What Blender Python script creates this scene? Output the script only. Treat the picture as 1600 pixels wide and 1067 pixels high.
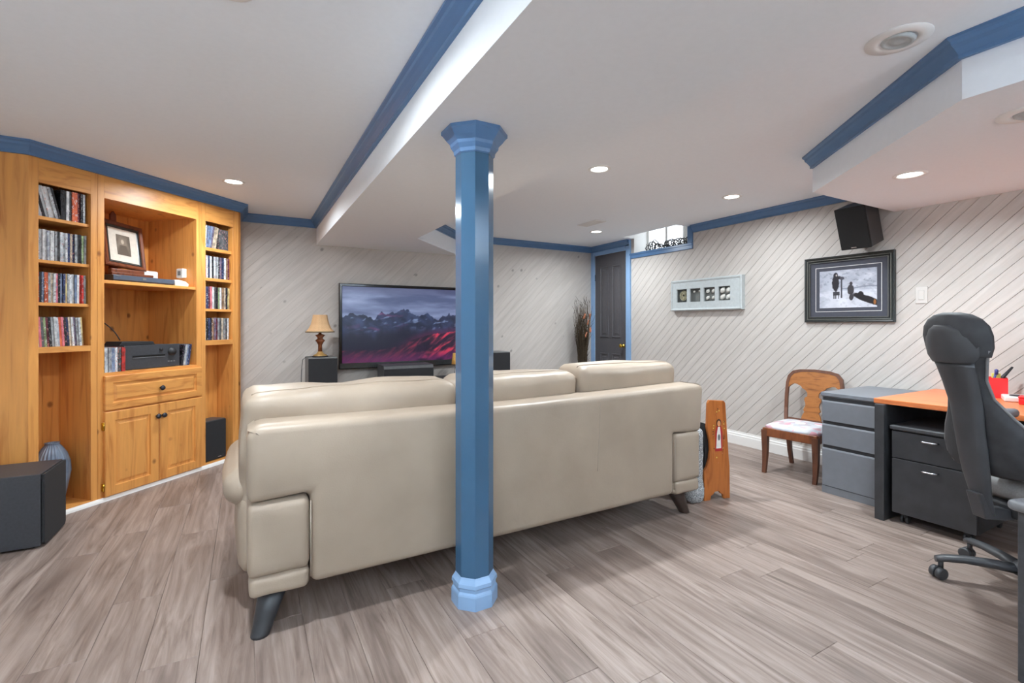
import bpy, bmesh, math, random
from mathutils import Vector, Matrix, noise
from mathutils.bvhtree import BVHTree
PI = math.pi
rnd = random.Random(7)
for o in list(bpy.data.objects):
    bpy.data.objects.remove(o)
S = bpy.context.scene
C = S.collection

# ---------------------------------------------------------------- camera, world, light, exposure
ZC, ZB = 2.28, 2.03                  # ceiling, underside of the boxed beams
XL, XR, YF, YB = -1.55, 4.29, -2.2, 5.37   # room
cam = bpy.data.cameras.new('camera')
cam.sensor_width = 36
cam.lens = 745 / 1600 * 36
cam.shift_y = -27.5 / 1600
cam.clip_start = 0.02
co = bpy.data.objects.new('camera', cam)
C.objects.link(co)
co.location = (0, 0, 1.2)
co.rotation_euler = (PI / 2, 0, -math.radians(29.1))
S.camera = co
w = bpy.data.worlds.new('sky')
S.world = w
w.use_nodes = True
w.node_tree.nodes['Background'].inputs[0].default_value = (0.86, 0.93, 1.0, 1)
w.node_tree.nodes['Background'].inputs[1].default_value = 2.0
S.view_settings.view_transform = 'Standard'
S.view_settings.look = 'None'
S.view_settings.gamma = 1
S.view_settings.use_curve_mapping = False
S.view_settings.exposure = 0.56
POT_W = 20.0
ADDED_UP_W = 70.0  # power of the added uplighters out of view
S.cycles.max_bounces = 12
S.cycles.diffuse_bounces = 8
S.cycles.sample_clamp_indirect = 6
S.cycles.caustics_reflective = False
S.cycles.caustics_refractive = False

# ---------------------------------------------------------------- materials
def lin(c):
    return tuple(((x / 255) / 12.92 if x / 255 <= 0.04045 else ((x / 255 + 0.055) / 1.055) ** 2.4) for x in c)

class NT:
    def __init__(s, name):
        s.m = bpy.data.materials.new(name)
        s.m.use_nodes = True
        s.t = s.m.node_tree
        s.b = s.t.nodes['Principled BSDF']
    def n(s, typ, **k):
        nd = s.t.nodes.new(typ)
        for a, v in k.items():
            if a.startswith('i_'):
                nd.inputs[a[2:].replace('_', ' ')].default_value = v
            else:
                setattr(nd, a, v)
        return nd
    def l(s, a, b):
        s.t.links.new(a, b)
    def ramp(s, src, stops):
        r = s.n('ShaderNodeValToRGB')
        e = r.color_ramp.elements
        while len(e) < len(stops):
            e.new(0.5)
        for el, (p, c) in zip(e, stops):
            el.position = p
            el.color = (*c, 1)
        s.l(src, r.inputs[0])
        return r.outputs[0]
    def mix(s, f, a, b, mode='MIX'):
        x = s.n('ShaderNodeMix', data_type='RGBA', blend_type=mode)
        for sock, v in ((x.inputs[0], f), (x.inputs[6], a), (x.inputs[7], b)):
            if isinstance(v, (int, float)):
                sock.default_value = v
            elif isinstance(v, tuple):
                sock.default_value = (*v, 1) if len(v) == 3 else v
            else:
                s.l(v, sock)
        return x.outputs[2]
    def mth(s, op, a, b=0.0):
        x = s.n('ShaderNodeMath', operation=op)
        for sock, v in ((x.inputs[0], a), (x.inputs[1], b)):
            if isinstance(v, (int, float)):
                sock.default_value = v
            else:
                s.l(v, sock)
        return x.outputs[0]
    def pos(s, scale=(1, 1, 1), rand=0.0, rot=(0, 0, 0)):
        g = s.n('ShaderNodeNewGeometry')
        out = g.outputs['Position']
        for key, val in (('Rotation', rot), ('Scale', scale)):
            if key == 'Rotation' and not any(rot): continue
            mp = s.n('ShaderNodeMapping')
            mp.inputs[key].default_value = val
            s.l(out, mp.inputs['Vector'])
            out = mp.outputs[0]
        if rand:
            oi = s.n('ShaderNodeObjectInfo')
            v = s.n('ShaderNodeVectorMath', operation='SCALE')
            v.inputs[0].default_value = (rand, rand * 1.7, rand * 0.6)
            s.l(oi.outputs['Random'], v.inputs['Scale'])
            a = s.n('ShaderNodeVectorMath', operation='ADD')
            s.l(out, a.inputs[0]); s.l(v.outputs[0], a.inputs[1])
            out = a.outputs[0]
        return out
    def noise(s, vec, scale=5, detail=3, rough=0.5, dist=0.0):
        x = s.n('ShaderNodeTexNoise')
        x.inputs['Scale'].default_value = scale
        x.inputs['Detail'].default_value = detail
        x.inputs['Roughness'].default_value = rough
        x.inputs['Distortion'].default_value = dist
        if vec is not None:
            s.l(vec, x.inputs['Vector'])
        return x.outputs['Fac']
    def bump(s, h, strength=0.2, dist=0.002):
        b = s.n('ShaderNodeBump')
        b.inputs['Strength'].default_value = strength
        b.inputs['Distance'].default_value = dist
        s.l(h, b.inputs['Height'])
        s.l(b.outputs[0], s.b.inputs['Normal'])
    def col(s, v):
        if isinstance(v, tuple):
            s.b.inputs['Base Color'].default_value = (*v, 1)
        else:
            s.l(v, s.b.inputs['Base Color'])
        return s
    def set(s, rough=0.5, metal=0.0, spec=0.5, **k):
        s.b.inputs['Roughness'].default_value = rough
        s.b.inputs['Metallic'].default_value = metal
        s.b.inputs['Specular IOR Level'].default_value = spec
        return s

def plain(name, c, rough=0.5, metal=0.0, spec=0.5, grain=0.06, gscale=40, bump=0.0):
    m = NT(name)
    c = lin(c)
    f = m.noise(m.pos(), gscale, 3)
    lo = tuple(x * (1 - grain) for x in c); hi = tuple(min(1, x * (1 + grain)) for x in c)
    m.col(m.ramp(f, [(0.3, lo), (0.7, hi)])).set(rough, metal, spec)
    if bump:
        m.bump(f, bump, 0.002)
    return m.m

def pine(name, base, dark, knotc, scale=1.0, rough=0.38, knots=True, rot=(0, 0, 0), contrast=1.0, gs=(9, 9, 0.7), spec=0.5):
    m = NT(name)
    v = m.pos(gs, 40, rot)
    f = m.noise(v, 2.2 * scale, 4, 0.55, 1.2)
    c = m.ramp(f, [(0.30, lin(dark)), (0.48, lin(base)), (0.72, tuple(min(1, x * 1.12) for x in lin(base)))])
    f2 = m.noise(m.pos((gs[0] * 6, gs[1] * 6, gs[2] * 2), 40, rot), 2, 2)
    c = m.mix(m.mth('MULTIPLY', f2, 0.22 * contrast), c, lin(dark))
    if knots:
        vo = m.n('ShaderNodeTexVoronoi')
        vo.inputs['Scale'].default_value = 5.5
        m.l(m.pos((1, 1, 0.8), 20, rot), vo.inputs['Vector'])
        sep = m.n('ShaderNodeSeparateColor')
        m.l(vo.outputs['Color'], sep.inputs[0])
        gate = m.mth('GREATER_THAN', sep.outputs[0], 0.12)
        k = m.n('ShaderNodeMapRange')
        k.inputs['From Min'].default_value = 0.115; k.inputs['From Max'].default_value = 0.05
        m.l(vo.outputs['Distance'], k.inputs['Value'])
        kf = m.mth('MULTIPLY', k.outputs[0], gate)
        c = m.mix(m.mth('MULTIPLY', kf, 0.85), c, lin(knotc))
    m.col(c).set(rough, 0, spec)
    m.bump(f2, 0.06, 0.001)
    return m.m

M = {}
def mats():
    M['ceiling'] = plain('ceiling_paint', (240, 245, 250), 0.9, grain=0.01)
    M['drywall'] = plain('drywall_paint', (232, 232, 230), 0.9, grain=0.01)
    M['white'] = plain('white_trim_paint', (236, 236, 234), 0.45, grain=0.01)
    M['switchplate'] = plain('switch_plate_white', (206, 203, 199), 0.4, grain=0.01)
    M['whiteplastic'] = plain('white_plastic', (222, 222, 220), 0.4, grain=0.01)
    M['blue'] = plain('blue_trim_paint', (86, 122, 164), 0.28, grain=0.03, gscale=12)
    M['bluepole'] = plain('blue_gloss_paint', (58, 94, 124), 0.16, grain=0.03, gscale=8)
    M['bluelight'] = plain('light_blue_casing_lit_base', (138, 172, 210), 0.3, grain=0.03, gscale=12)  # door casing blue; on the post base it stands in for light
    M['pine'] = pine('honey_pine', (222, 157, 84), (194, 123, 58), (120, 66, 28))
    M['pineh'] = pine('honey_pine_across', (222, 157, 84), (194, 123, 58), (120, 66, 28), gs=(1.6, 1.6, 9))
    # whitewashed planks, grain along the 45 degree run
    for nm, rot, kc in (('wallplank_back', (0, -PI / 4, 0), (138, 134, 130)), ('wallplank_right', (-PI / 4, 0, 0), (188, 185, 182))):
        M[nm] = pine(nm, (196, 191, 186), (189, 184, 178), kc, rough=0.55, rot=rot, contrast=0.3, gs=(9, 9, 0.8), spec=0.3)
    M['wallback'] = plain('pale_joint', (160, 155, 150), 0.9, grain=0.05)
    # floor
    m = NT('grey_oak_laminate')
    f = m.noise(m.pos((14, 1.0, 14), 60), 1.5, 6, 0.62, 1.6)
    c = m.ramp(f, [(0.26, lin((86, 72, 64))), (0.42, lin((136, 120, 111))), (0.60, lin((168, 152, 143))), (0.8, lin((188, 174, 166)))])
    f3 = m.noise(m.pos((5, 0.9, 5), 60), 1.3, 3, 0.5, 0.8)
    c = m.mix(m.mth('MULTIPLY', m.mth('SUBTRACT', f3, 0.44), 2.3), c, lin((90, 76, 68)))
    f2 = m.noise(m.pos((120, 3, 120), 60), 1.2, 3)
    c = m.mix(m.mth('MULTIPLY', f2, 0.28), c, lin((118, 102, 94)))
    oi = m.n('ShaderNodeObjectInfo')
    c = m.mix(m.mth('MULTIPLY', oi.outputs['Random'], 0.30), c, lin((126, 110, 102)))
    m.col(c).set(0.42, 0, 0.4)
    m.bump(f2, 0.08, 0.001)
    M['floor'] = m.m
    M['floorgap'] = plain('floor_joint', (104, 90, 82), 0.8)
    # leather
    m = NT('cream_leather')
    f = m.noise(m.pos(), 260, 2)
    f1 = m.noise(m.pos(), 3, 3)
    m.col(m.ramp(f1, [(0.3, lin((158, 143, 127))), (0.7, lin((172, 157, 140)))])).set(0.42, 0, 0.4)
    h = m.mth('ADD', m.mth('MULTIPLY', f, 0.2), m.noise(m.pos(), 9, 4, 0.5, 0.6))
    m.bump(h, 0.16, 0.012)
    M['leather'] = m.m
    M['seam'] = plain('leather_seam', (166, 154, 140), 0.6)
    M['blackleg'] = plain('black_leg_paint', (52, 54, 58), 0.4)
    M['brownleg'] = plain('dark_brown_leg', (62, 48, 42), 0.4)
    M['black'] = plain('matt_black', (36, 37, 40), 0.55)
    M['blackgloss'] = plain('gloss_black', (12, 12, 14), 0.12)
    M['grille'] = plain('speaker_grille_cloth', (38, 39, 42), 0.9, grain=0.3, gscale=400)
    M['spkgrey'] = plain('speaker_side_vinyl', (112, 114, 114), 0.5)
    M['spkdark'] = plain('speaker_ash_vinyl', (66, 67, 70), 0.45, grain=0.15, gscale=60)
    M['subside'] = plain('subwoofer_vinyl', (58, 60, 65), 0.5, grain=0.12, gscale=80)
    M['silver'] = plain('silver_metal', (200, 200, 204), 0.25, 1.0)
    M['greyslate'] = plain('grey_steel_paint', (116, 120, 127), 0.42, 0.0, grain=0.04, gscale=20)
    M['greydark'] = plain('dark_recess', (44, 46, 50), 0.6)
    M['pedblack'] = plain('black_laminate', (56, 57, 60), 0.38, grain=0.18, gscale=14)
    M['doorgrey'] = plain('charcoal_door_paint', (82, 81, 85), 0.4)
    M['brass'] = plain('brass', (215, 175, 70), 0.22, 1.0)
    M['iron'] = plain('dark_iron_knob', (60, 62, 70), 0.35, 0.6)
    M['deskwood'] = pine('cherry_desk_laminate', (214, 124, 72), (190, 98, 52), (160, 80, 40), knots=False, gs=(14, 1, 14), rough=0.35)
    M['rackwood'] = pine('orange_pine', (180, 106, 50), (148, 78, 32), (100, 52, 20), gs=(14, 14, 1.2))
    M['chairwood'] = pine('mahogany', (132, 78, 48), (100, 54, 32), (70, 40, 25), knots=False, gs=(12, 12, 2))
    M['chairdark'] = pine('dark_mahogany', (104, 66, 48), (80, 48, 36), (50, 30, 20), knots=False, gs=(12, 12, 2))
    M['chairgold'] = pine('golden_veneer', (164, 104, 52), (122, 72, 34), (90, 50, 20), knots=False, gs=(3, 3, 16))
    m = NT('floral_fabric')
    vo = m.n('ShaderNodeTexVoronoi'); vo.inputs['Scale'].default_value = 22
    m.l(m.pos(), vo.inputs['Vector'])
    sep = m.n('ShaderNodeSeparateColor'); m.l(vo.outputs['Color'], sep.inputs[0])
    c = m.ramp(sep.outputs[0], [(0.0, lin((196, 194, 198))), (0.35, lin((176, 180, 192))), (0.55, lin((226, 222, 220))), (0.78, lin((160, 166, 172))), (0.95, lin((210, 136, 150)))])
    f = m.noise(m.pos(), 60, 3)
    c = m.mix(m.mth('MULTIPLY', f, 0.5), c, lin((206, 204, 206)))
    m.col(c).set(0.9, 0, 0.2)
    M['floral'] = m.m
    m = NT('chenille_yarn')
    f = m.noise(m.pos(), 150, 2)
    m.col(m.ramp(f, [(0.38, lin((112, 116, 120))), (0.6, lin((205, 208, 210)))])).set(0.85)
    m.bump(f, 0.9, 0.01)
    M['yarn'] = m.m
    M['chairblack'] = plain('black_upholstery', (50, 51, 54), 0.7, grain=0.2, gscale=25)
    M['chairplastic'] = plain('black_plastic_shell', (62, 63, 66), 0.42, grain=0.12, gscale=10)
    M['chairrim'] = plain('grey_edge_piping', (120, 120, 122), 0.5)
    M['greyplastic'] = plain('grey_plastic', (120, 122, 126), 0.4)
    M['greyfabric'] = plain('grey_seat_fabric', (150, 150, 150), 0.85, grain=0.1, gscale=150)
    M['cloth'] = plain('pale_grey_cloth', (176, 178, 184), 0.85, grain=0.2, gscale=18)
    M['red'] = plain('red_plastic', (222, 36, 40), 0.35)
    M['pinkside'] = plain('greyish_pink_plastic', (190, 160, 168), 0.4)
    M['bluepen'] = plain('blue_pen', (50, 56, 120), 0.4)
    M['yellow'] = plain('yellow_paper', (220, 214, 110), 0.7)
    M['woodframe'] = pine('brown_frame_wood', (120, 66, 42), (80, 42, 28), (40, 20, 12), knots=False, gs=(12, 12, 3), rough=0.3)
    M['frameblack'] = plain('dark_green_black_frame', (40, 44, 44), 0.3, grain=0.3, gscale=120)
    M['framebead'] = plain('pewter_bead', (120, 122, 116), 0.35, 0.3)
    M['mat'] = plain('slate_mat_board', (70, 72, 82), 0.9)
    M['matcream'] = plain('cream_mat_board', (214, 208, 196), 0.9)
    M['paleframe'] = plain('pale_grey_frame', (186, 194, 196), 0.5)
    M['shadowbox'] = plain('shadow_box_lining', (112, 116, 114), 0.9)
    M['shell'] = plain('pale_shell', (214, 214, 208), 0.5, grain=0.15)
    M['olive'] = plain('olive_coil', (150, 146, 120), 0.7, grain=0.3)
    M['lampshade'] = plain('tan_lamp_shade', (204, 166, 124), 0.85, grain=0.06, gscale=120)
    M['lampfringe'] = plain('shade_braid', (120, 104, 78), 0.8)
    M['lampbronze'] = plain('bronze_lamp_body', (130, 76, 44), 0.35, 0.3, grain=0.35, gscale=60)
    M['lampgold'] = plain('gold_lamp_foot', (176, 140, 84), 0.4, 0.4, grain=0.2)
    M['amber'] = plain('amber_shade', (226, 176, 92), 0.7, grain=0.15, gscale=100)
    M['stem'] = plain('dried_stems', (66, 54, 38), 0.85, grain=0.35, gscale=50)
    M['copper'] = plain('copper_leaf', (186, 116, 84), 0.5, grain=0.2)
    M['vine'] = plain('grey_vine', (66, 66, 70), 0.8, grain=0.3)
    M['potdark'] = plain('dark_pot', (60, 52, 48), 0.6)
    m = NT('ribbed_blue_glaze')
    m.col(m.ramp(m.noise(m.pos(), 12, 3), [(0.3, lin((92, 106, 126))), (0.7, lin((134, 148, 166)))])).set(0.3)
    M['vase'] = m.m
    # disc cases: spine colour from the object, printed blocks from noise
    m = NT('disc_case')
    oi = m.n('ShaderNodeObjectInfo')
    f = m.noise(m.pos((30, 30, 26), 90), 1, 2)
    c2 = m.ramp(f, [(0.40, (0.0, 0.0, 0.0)), (0.47, (0.5, 0.5, 0.5)), (0.53, (0.5, 0.5, 0.5)), (0.6, (1, 1, 1))])
    c = m.mix(0.35, oi.outputs['Color'], c2, 'OVERLAY')
    f2 = m.noise(m.pos((120, 120, 70), 90), 1, 1)
    inv = m.mix(0.7, oi.outputs['Color'], m.ramp(oi.outputs['Random'], [(0.0, (0.75, 0.75, 0.75)), (0.45, (0.03, 0.03, 0.04)), (0.8, (0.6, 0.25, 0.2)), (1.0, (0.1, 0.15, 0.35))]))
    c = m.mix(m.mth('GREATER_THAN', f2, 0.63), c, inv)
    m.col(c).set(0.25, 0, 0.5)
    M['case'] = m.m
    m = NT('window_glass')
    tr = m.n('ShaderNodeBsdfTransparent'); gl = m.n('ShaderNodeBsdfGlossy'); gl.inputs['Roughness'].default_value = 0.02
    mx = m.n('ShaderNodeMixShader')
    mx.inputs[0].default_value = 0.06
    m.l(tr.outputs[0], mx.inputs[1]); m.l(gl.outputs[0], mx.inputs[2])
    m.l(mx.outputs[0], m.t.nodes['Material Output'].inputs['Surface'])
    M['glass'] = m.m
    m = NT('crystal_glass')
    m.b.inputs['Transmission Weight'].default_value = 0.85
    m.set(0.05); m.col((0.9, 0.9, 0.9))
    M['crystal'] = m.m
    M['lens'] = emit('lamp_lens', (1, 0.98, 0.95), 9)
def emit(name, c, st):
    m = NT(name)
    m.col((0.8, 0.8, 0.8))
    m.b.inputs['Emission Color'].default_value = (*c, 1)
    m.b.inputs['Emission Strength'].default_value = st
    return m.m
def vcol(name, rough=0.5, em=0.0, spec=0.5):
    m = NT(name)
    a = m.n('ShaderNodeVertexColor', layer_name='Col')
    if em:
        m.col((0.01, 0.01, 0.01))
        m.l(a.outputs[0], m.b.inputs['Emission Color'])
        m.b.inputs['Emission Strength'].default_value = em
    else:
        m.col(a.outputs[0])
    m.set(rough, 0, spec)
    return m.m
mats()

# ---------------------------------------------------------------- mesh helpers
def new():
    return bmesh.new()
def box(bm, x0, y0, z0, x1, y1, z1, bev=0.0, seg=2, M4=None, mi=0):
    t = bmesh.new()
    vs = [t.verts.new((x, y, z)) for x in (x0, x1) for y in (y0, y1) for z in (z0, z1)]
    for f in ((0, 1, 3, 2), (4, 6, 7, 5), (0, 4, 5, 1), (2, 3, 7, 6), (0, 2, 6, 4), (1, 5, 7, 3)):
        t.faces.new([vs[i] for i in f])
    if bev:
        bmesh.ops.bevel(t, geom=list(t.edges), offset=bev, segments=seg, profile=0.5, affect='EDGES')
    join(bm, t, M4, mi)
def join(bm, t, M4=None, mi=0):
    if M4 is not None:
        bmesh.ops.transform(t, matrix=M4, verts=t.verts)
    bmesh.ops.recalc_face_normals(t, faces=t.faces)
    mp = {v: bm.verts.new(v.co) for v in t.verts}
    for f in t.faces:
        try:
            nf = bm.faces.new([mp[v] for v in f.verts])
            nf.smooth = f.smooth
            nf.material_index = mi or f.material_index
        except ValueError:
            pass
    t.free()
def rings(bm, rr, cap=True, closed=True, smooth=True, mi=0, loop=False):
    t = bmesh.new()
    R = [[t.verts.new(p) for p in r] for r in rr]
    n = len(R[0])
    pairs = list(zip(R[:-1], R[1:])) + ([(R[-1], R[0])] if loop else [])
    for a, b in pairs:
        for i in range(n if closed else n - 1):
            j = (i + 1) % n
            f = t.faces.new((a[i], a[j], b[j], b[i])); f.smooth = smooth
    if cap and closed and not loop:
        t.faces.new(R[0][::-1]); t.faces.new(R[-1])
    join(bm, t, None, mi)
def lathe(bm, prof, n=20, c=(0, 0), ph=0.0, smooth=True, sq=None):
    rr = []
    for r, z in prof:
        rr.append([(c[0] + r * math.cos(ph + 2 * PI * i / n), c[1] + r * math.sin(ph + 2 * PI * i / n), z) for i in range(n)])
    rings(bm, rr, smooth=smooth)
def tube(bm, pts, r, n=8, closed=False, smooth=True):
    P = [Vector(p) for p in pts]
    rs = r if isinstance(r, (list, tuple)) else [r] * len(P)
    rr = []
    up = Vector((0.13, 0.31, 0.94)).normalized()
    for i, p in enumerate(P):
        a = P[i - 1] if i else (P[-1] if closed else p)
        b = P[(i + 1) % len(P)] if (i < len(P) - 1 or closed) else p
        d = (b - a).normalized()
        if abs(d.dot(up)) > 0.97:
            u0 = Vector((1, 0, 0))
        else:
            u0 = up
        s = d.cross(u0).normalized(); u = s.cross(d)
        rr.append([p + (s * math.cos(2 * PI * k / n) + u * math.sin(2 * PI * k / n)) * rs[i] for k in range(n)])
    rings(bm, rr, smooth=smooth, loop=closed)
def prism(bm, poly, axis, a, b, bev=0.0, seg=2, M4=None, smooth=False):
    """poly of 2-D points, extruded along axis ('x','y','z') from a to b"""
    t = bmesh.new()
    def mk(p, q):
        return {'x': (q, p[0], p[1]), 'y': (p[0], q, p[1]), 'z': (p[0], p[1], q)}[axis]
    A = [t.verts.new(mk(p, a)) for p in poly]; B = [t.verts.new(mk(p, b)) for p in poly]
    n = len(poly)
    for i in range(n):
        j = (i + 1) % n
        f = t.faces.new((A[i], A[j], B[j], B[i])); f.smooth = smooth
    t.faces.new(A[::-1]); t.faces.new(B)
    bmesh.ops.recalc_face_normals(t, faces=t.faces)
    if bev:
        bmesh.ops.bevel(t, geom=list(t.edges), offset=bev, segments=seg, profile=0.5, affect='EDGES')
    join(bm, t, M4)
def rect_rings(bm, x0, z0, x1, z1, rr, fill=True, M4=None):
    """nested rectangles in the xz plane: rr = [(inset, y), ...]"""
    t = bmesh.new()
    R = []
    for i, y in rr:
        R.append([t.verts.new(p) for p in ((x0 + i, y, z0 + i), (x1 - i, y, z0 + i), (x1 - i, y, z1 - i), (x0 + i, y, z1 - i))])
    for a, b in zip(R[:-1], R[1:]):
        for i in range(4):
            j = (i + 1) % 4
            t.faces.new((a[i], a[j], b[j], b[i]))
    if fill:
        t.faces.new(R[-1])
    join(bm, t, M4)
def soft(bm, x0, y0, z0, x1, y1, z1, r=0.05, n=8, bulge=0.0, nz=0.0, nsc=6.0, seed=0, M4=None, pinch=0.0):
    """a rounded cushion: gridded box, corners rounded by r, faces bulged, wrinkled by noise"""
    t = bmesh.new()
    bmesh.ops.create_cube(t, size=2)
    bmesh.ops.subdivide_edges(t, edges=list(t.edges), cuts=n, use_grid_fill=True)
    c = Vector(((x0 + x1) / 2, (y0 + y1) / 2, (z0 + z1) / 2)); h = Vector(((x1 - x0) / 2, (y1 - y0) / 2, (z1 - z0) / 2))
    r = min(r, min(h) * 0.98)
    for v in t.verts:
        u = v.co.copy()
        # cluster the grid to the edges
        q = Vector([math.copysign(abs(k) ** 0.8, k) for k in u])
        p = Vector((q[0] * h[0], q[1] * h[1], q[2] * h[2]))
        inn = Vector([max(-h[k] + r, min(h[k] - r, p[k])) for k in range(3)])
        d = p - inn
        if d.length > 1e-9:
            p = inn + d.normalized() * r
        if bulge:
            s = (1 - q[0] ** 4) * (1 - q[1] ** 4) + (1 - q[0] ** 4) * (1 - q[2] ** 4) + (1 - q[1] ** 4) * (1 - q[2] ** 4)
            k = max(range(3), key=lambda a: abs(u[a]))
            oth = [a for a in range(3) if a != k]
            e = (1 - q[oth[0]] ** 2) * (1 - q[oth[1]] ** 2)
            p[k] += math.copysign(bulge * e, u[k])
        if nz:
            P = (p + Vector((seed * 3.1, seed * 1.7, 0))) * nsc
            p += noise.noise_vector(P) * nz
        v.co = c + p
    for f in t.faces:
        f.smooth = True
    join(bm, t, M4)

def obj(name, bm, m, parent=None, smooth=None, loc=None, rot=None):
    me = bpy.data.meshes.new(name)
    bm.normal_update()
    bm.to_mesh(me); bm.free()
    for mm in (m if isinstance(m, (list, tuple)) else [m]):
        me.materials.append(mm)
    o = bpy.data.objects.new(name, me)
    C.objects.link(o)
    if parent is not None:
        o.parent = parent
    if loc is not None:
        o.location = loc
    if rot is not None:
        o.rotation_euler = rot
    if smooth:
        me.shade_smooth()
    return o
def obox(name, m, parent, *a, **k):
    bm = new(); box(bm, *a, **k)
    return obj(name, bm, m, parent)
def sharp(o, ang=40):
    o.data.shade_smooth()
    o.data.set_sharp_from_angle(angle=math.radians(ang))
    return o
def tag(o, label, cat, group=None, kind=None):
    o['label'] = label; o['category'] = cat
    if group: o['group'] = group
    if kind: o['kind'] = kind
    return o
def thing(name, label, cat, loc=(0, 0, 0), rz=0.0, group=None, rot=None):
    o = bpy.data.objects.new(name, None)
    o.empty_display_size = 0.1
    C.objects.link(o)
    o.location = loc; o.rotation_euler = rot or (0, 0, rz)
    return tag(o, label, cat, group)
def struct(o):
    o['kind'] = 'structure'
    return o
def sname(name, loc=(0, 0, 0)):
    o = bpy.data.objects.new(name, None)
    C.objects.link(o); o.location = loc
    return struct(o)
def copytree(o, parent=None):
    c = o.copy(); C.objects.link(c)
    if parent: c.parent = parent
    for ch in list(o.children):
        copytree(ch, c)
    return c
def clip(poly, a, b, c):
    out = []
    for i in range(len(poly)):
        p, q = poly[i], poly[(i + 1) % len(poly)]
        dp = a * p[0] + b * p[1] - c; dq = a * q[0] + b * q[1] - c
        if dp <= 0: out.append(p)
        if (dp < 0 < dq) or (dq < 0 < dp):
            t = dp / (dp - dq); out.append((p[0] + t * (q[0] - p[0]), p[1] + t * (q[1] - p[1])))
    return out

# ---------------------------------------------------------------- floor
floor = struct(obox('floor', M['floorgap'], None, XL - 0.02, YF - 0.02, -0.08, XR + 0.3, YB + 0.1, -0.007))
PW, PL = 0.175, 1.22
xx = XL
row = 0
me_plank = {}
while xx < XR - 0.01:
    x1 = min(xx + PW, XR)
    yy = YF - rnd.random() * PL
    while yy < YB:
        a, b = max(yy, YF), min(yy + PL, YB)
        if b - a > 0.02:
            key = (round(x1 - xx, 3), round(b - a, 3))
            if key not in me_plank:
                bm = new()
                hw, hl, e = (x1 - xx) / 2 - 0.0004, (b - a) / 2 - 0.0004, 0.0012
                R = [[(sx * (hw - i), sy * (hl - i), z) for sx, sy in ((-1, -1), (1, -1), (1, 1), (-1, 1))] for i, z in ((0, -0.007), (0, -0.0012), (e, 0))]
                rings(bm, R, smooth=False)
                me = bpy.data.meshes.new('plank'); bm.to_mesh(me); bm.free(); me.materials.append(M['floor'])
                me_plank[key] = me
            o = bpy.data.objects.new('plank', me_plank[key]); C.objects.link(o)
            o.parent = floor; o.location = ((xx + x1) / 2, (a + b) / 2, 0)
        yy += PL
    xx += PW; row += 1

# ---------------------------------------------------------------- ceiling with its boxed beam and corner soffit
bm = new()
CX = 4.10        # the ceiling stops here in front of the window well
WY0, WY1 = 3.68, 4.53
for a in ((XL - 0.1, YF - 0.1, CX, YB + 0.1), (CX, YF - 0.1, XR + 0.02, WY0), (CX, WY1, XR + 0.02, YB + 0.1)):
    box(bm, a[0], a[1], ZC, a[2], a[3], ZC + 0.1)
ceil = struct(obj('ceiling', bm, M['ceiling']))
bm = new()
prism(bm, [(0.64, YF), (1.45, YF), (1.45, 4.5), (2.25, YB), (0.64, YB)], 'z', ZB, ZC)
obj('beam', bm, M['ceiling'], ceil)
bm = new()
prism(bm, [(XR, YF), (XR, 1.75), (3.2, 1.75), (2.37, 0.75), (2.37, YF)], 'z', ZB + 0.02, ZC)
obj('soffit', bm, M['ceiling'], ceil)

# ---------------------------------------------------------------- walls of diagonal planks
def plank_wall(name, mapf, rects, s0, s1, mat, step, gap, depth, back_rects):
    root = sname(name)
    bmb = new()
    for r in back_rects:
        t = bmesh.new()
        vs = [t.verts.new(mapf(s, z, d)) for d in (depth, depth + 0.08) for s, z in ((r[0], r[1]), (r[2], r[1]), (r[2], r[3]), (r[0], r[3]))]
        for f in ((0, 1, 2, 3), (7, 6, 5, 4), (0, 4, 5, 1), (1, 5, 6, 2), (2, 6, 7, 3), (3, 7, 4, 0)):
            t.faces.new([vs[i] for i in f])
        join(bmb, t)
    obj('backing', bmb, M['wallback'], root)
    k = s0 - 2.3
    lo = -s1
    c = -s1
    while c < 2.35 - s0:
        bm = new(); any_ = False
        g = gap / 2 * math.sqrt(2)
        for r in rects:
            poly = [(r[0], r[1]), (r[2], r[1]), (r[2], r[3]), (r[0], r[3])]
            poly = clip(poly, 1, -1, -(c + g))           # z - s >= c+g
            if len(poly) > 2: poly = clip(poly, -1, 1, c + step - g)
            if len(poly) > 2:
                any_ = True
                t = bmesh.new()
                A = [t.verts.new(mapf(p[0], p[1], 0)) for p in poly]; B = [t.verts.new(mapf(p[0], p[1], depth)) for p in poly]
                n = len(poly)
                t.faces.new(A)
                for i in range(n):
                    t.faces.new((A[i], A[(i + 1) % n], B[(i + 1) % n], B[i]))
                join(bm, t)
        if any_:
            obj('plank', bm, mat, root)
        else:
            bm.free()
        c += step
    return root
SD0, SD1 = YB - 5.298, YB - 4.664     # door in wall coordinate s = YB - y
SW0, SW1 = YB - WY1, YB - WY0
DT = 2.15
right_rects = [(0, 0, SD0, ZC), (SD0, DT, SD1, ZC), (SD1, 0, SW0, ZC), (SW0, 0, SW1, 2.09), (SW1, 0, YB - YF, ZC)]
plank_wall('wall_right', lambda s, z, d: (XR + d, YB - s, z), right_rects, 0, YB - YF, M['wallplank_right'], 0.104, 0.0027, 0.010,
           [(-0.1, -0.02, SD0, ZC + 0.1), (SD0, DT, SD1, ZC + 0.1), (SD1, -0.02, SW0, ZC + 0.1), (SW0, -0.02, SW1, 2.09), (SW1, -0.02, YB - YF + 0.1, ZC + 0.1)])
plank_wall('wall_back', lambda s, z, d: (s, YB + d, z), [(-0.16, 0, XR, ZC)], -0.16, XR, M['wallplank_back'], 0.104, 0.0012, 0.010, [(XL - 0.1, -0.02, XR + 0.02, ZC + 0.1)])
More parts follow.
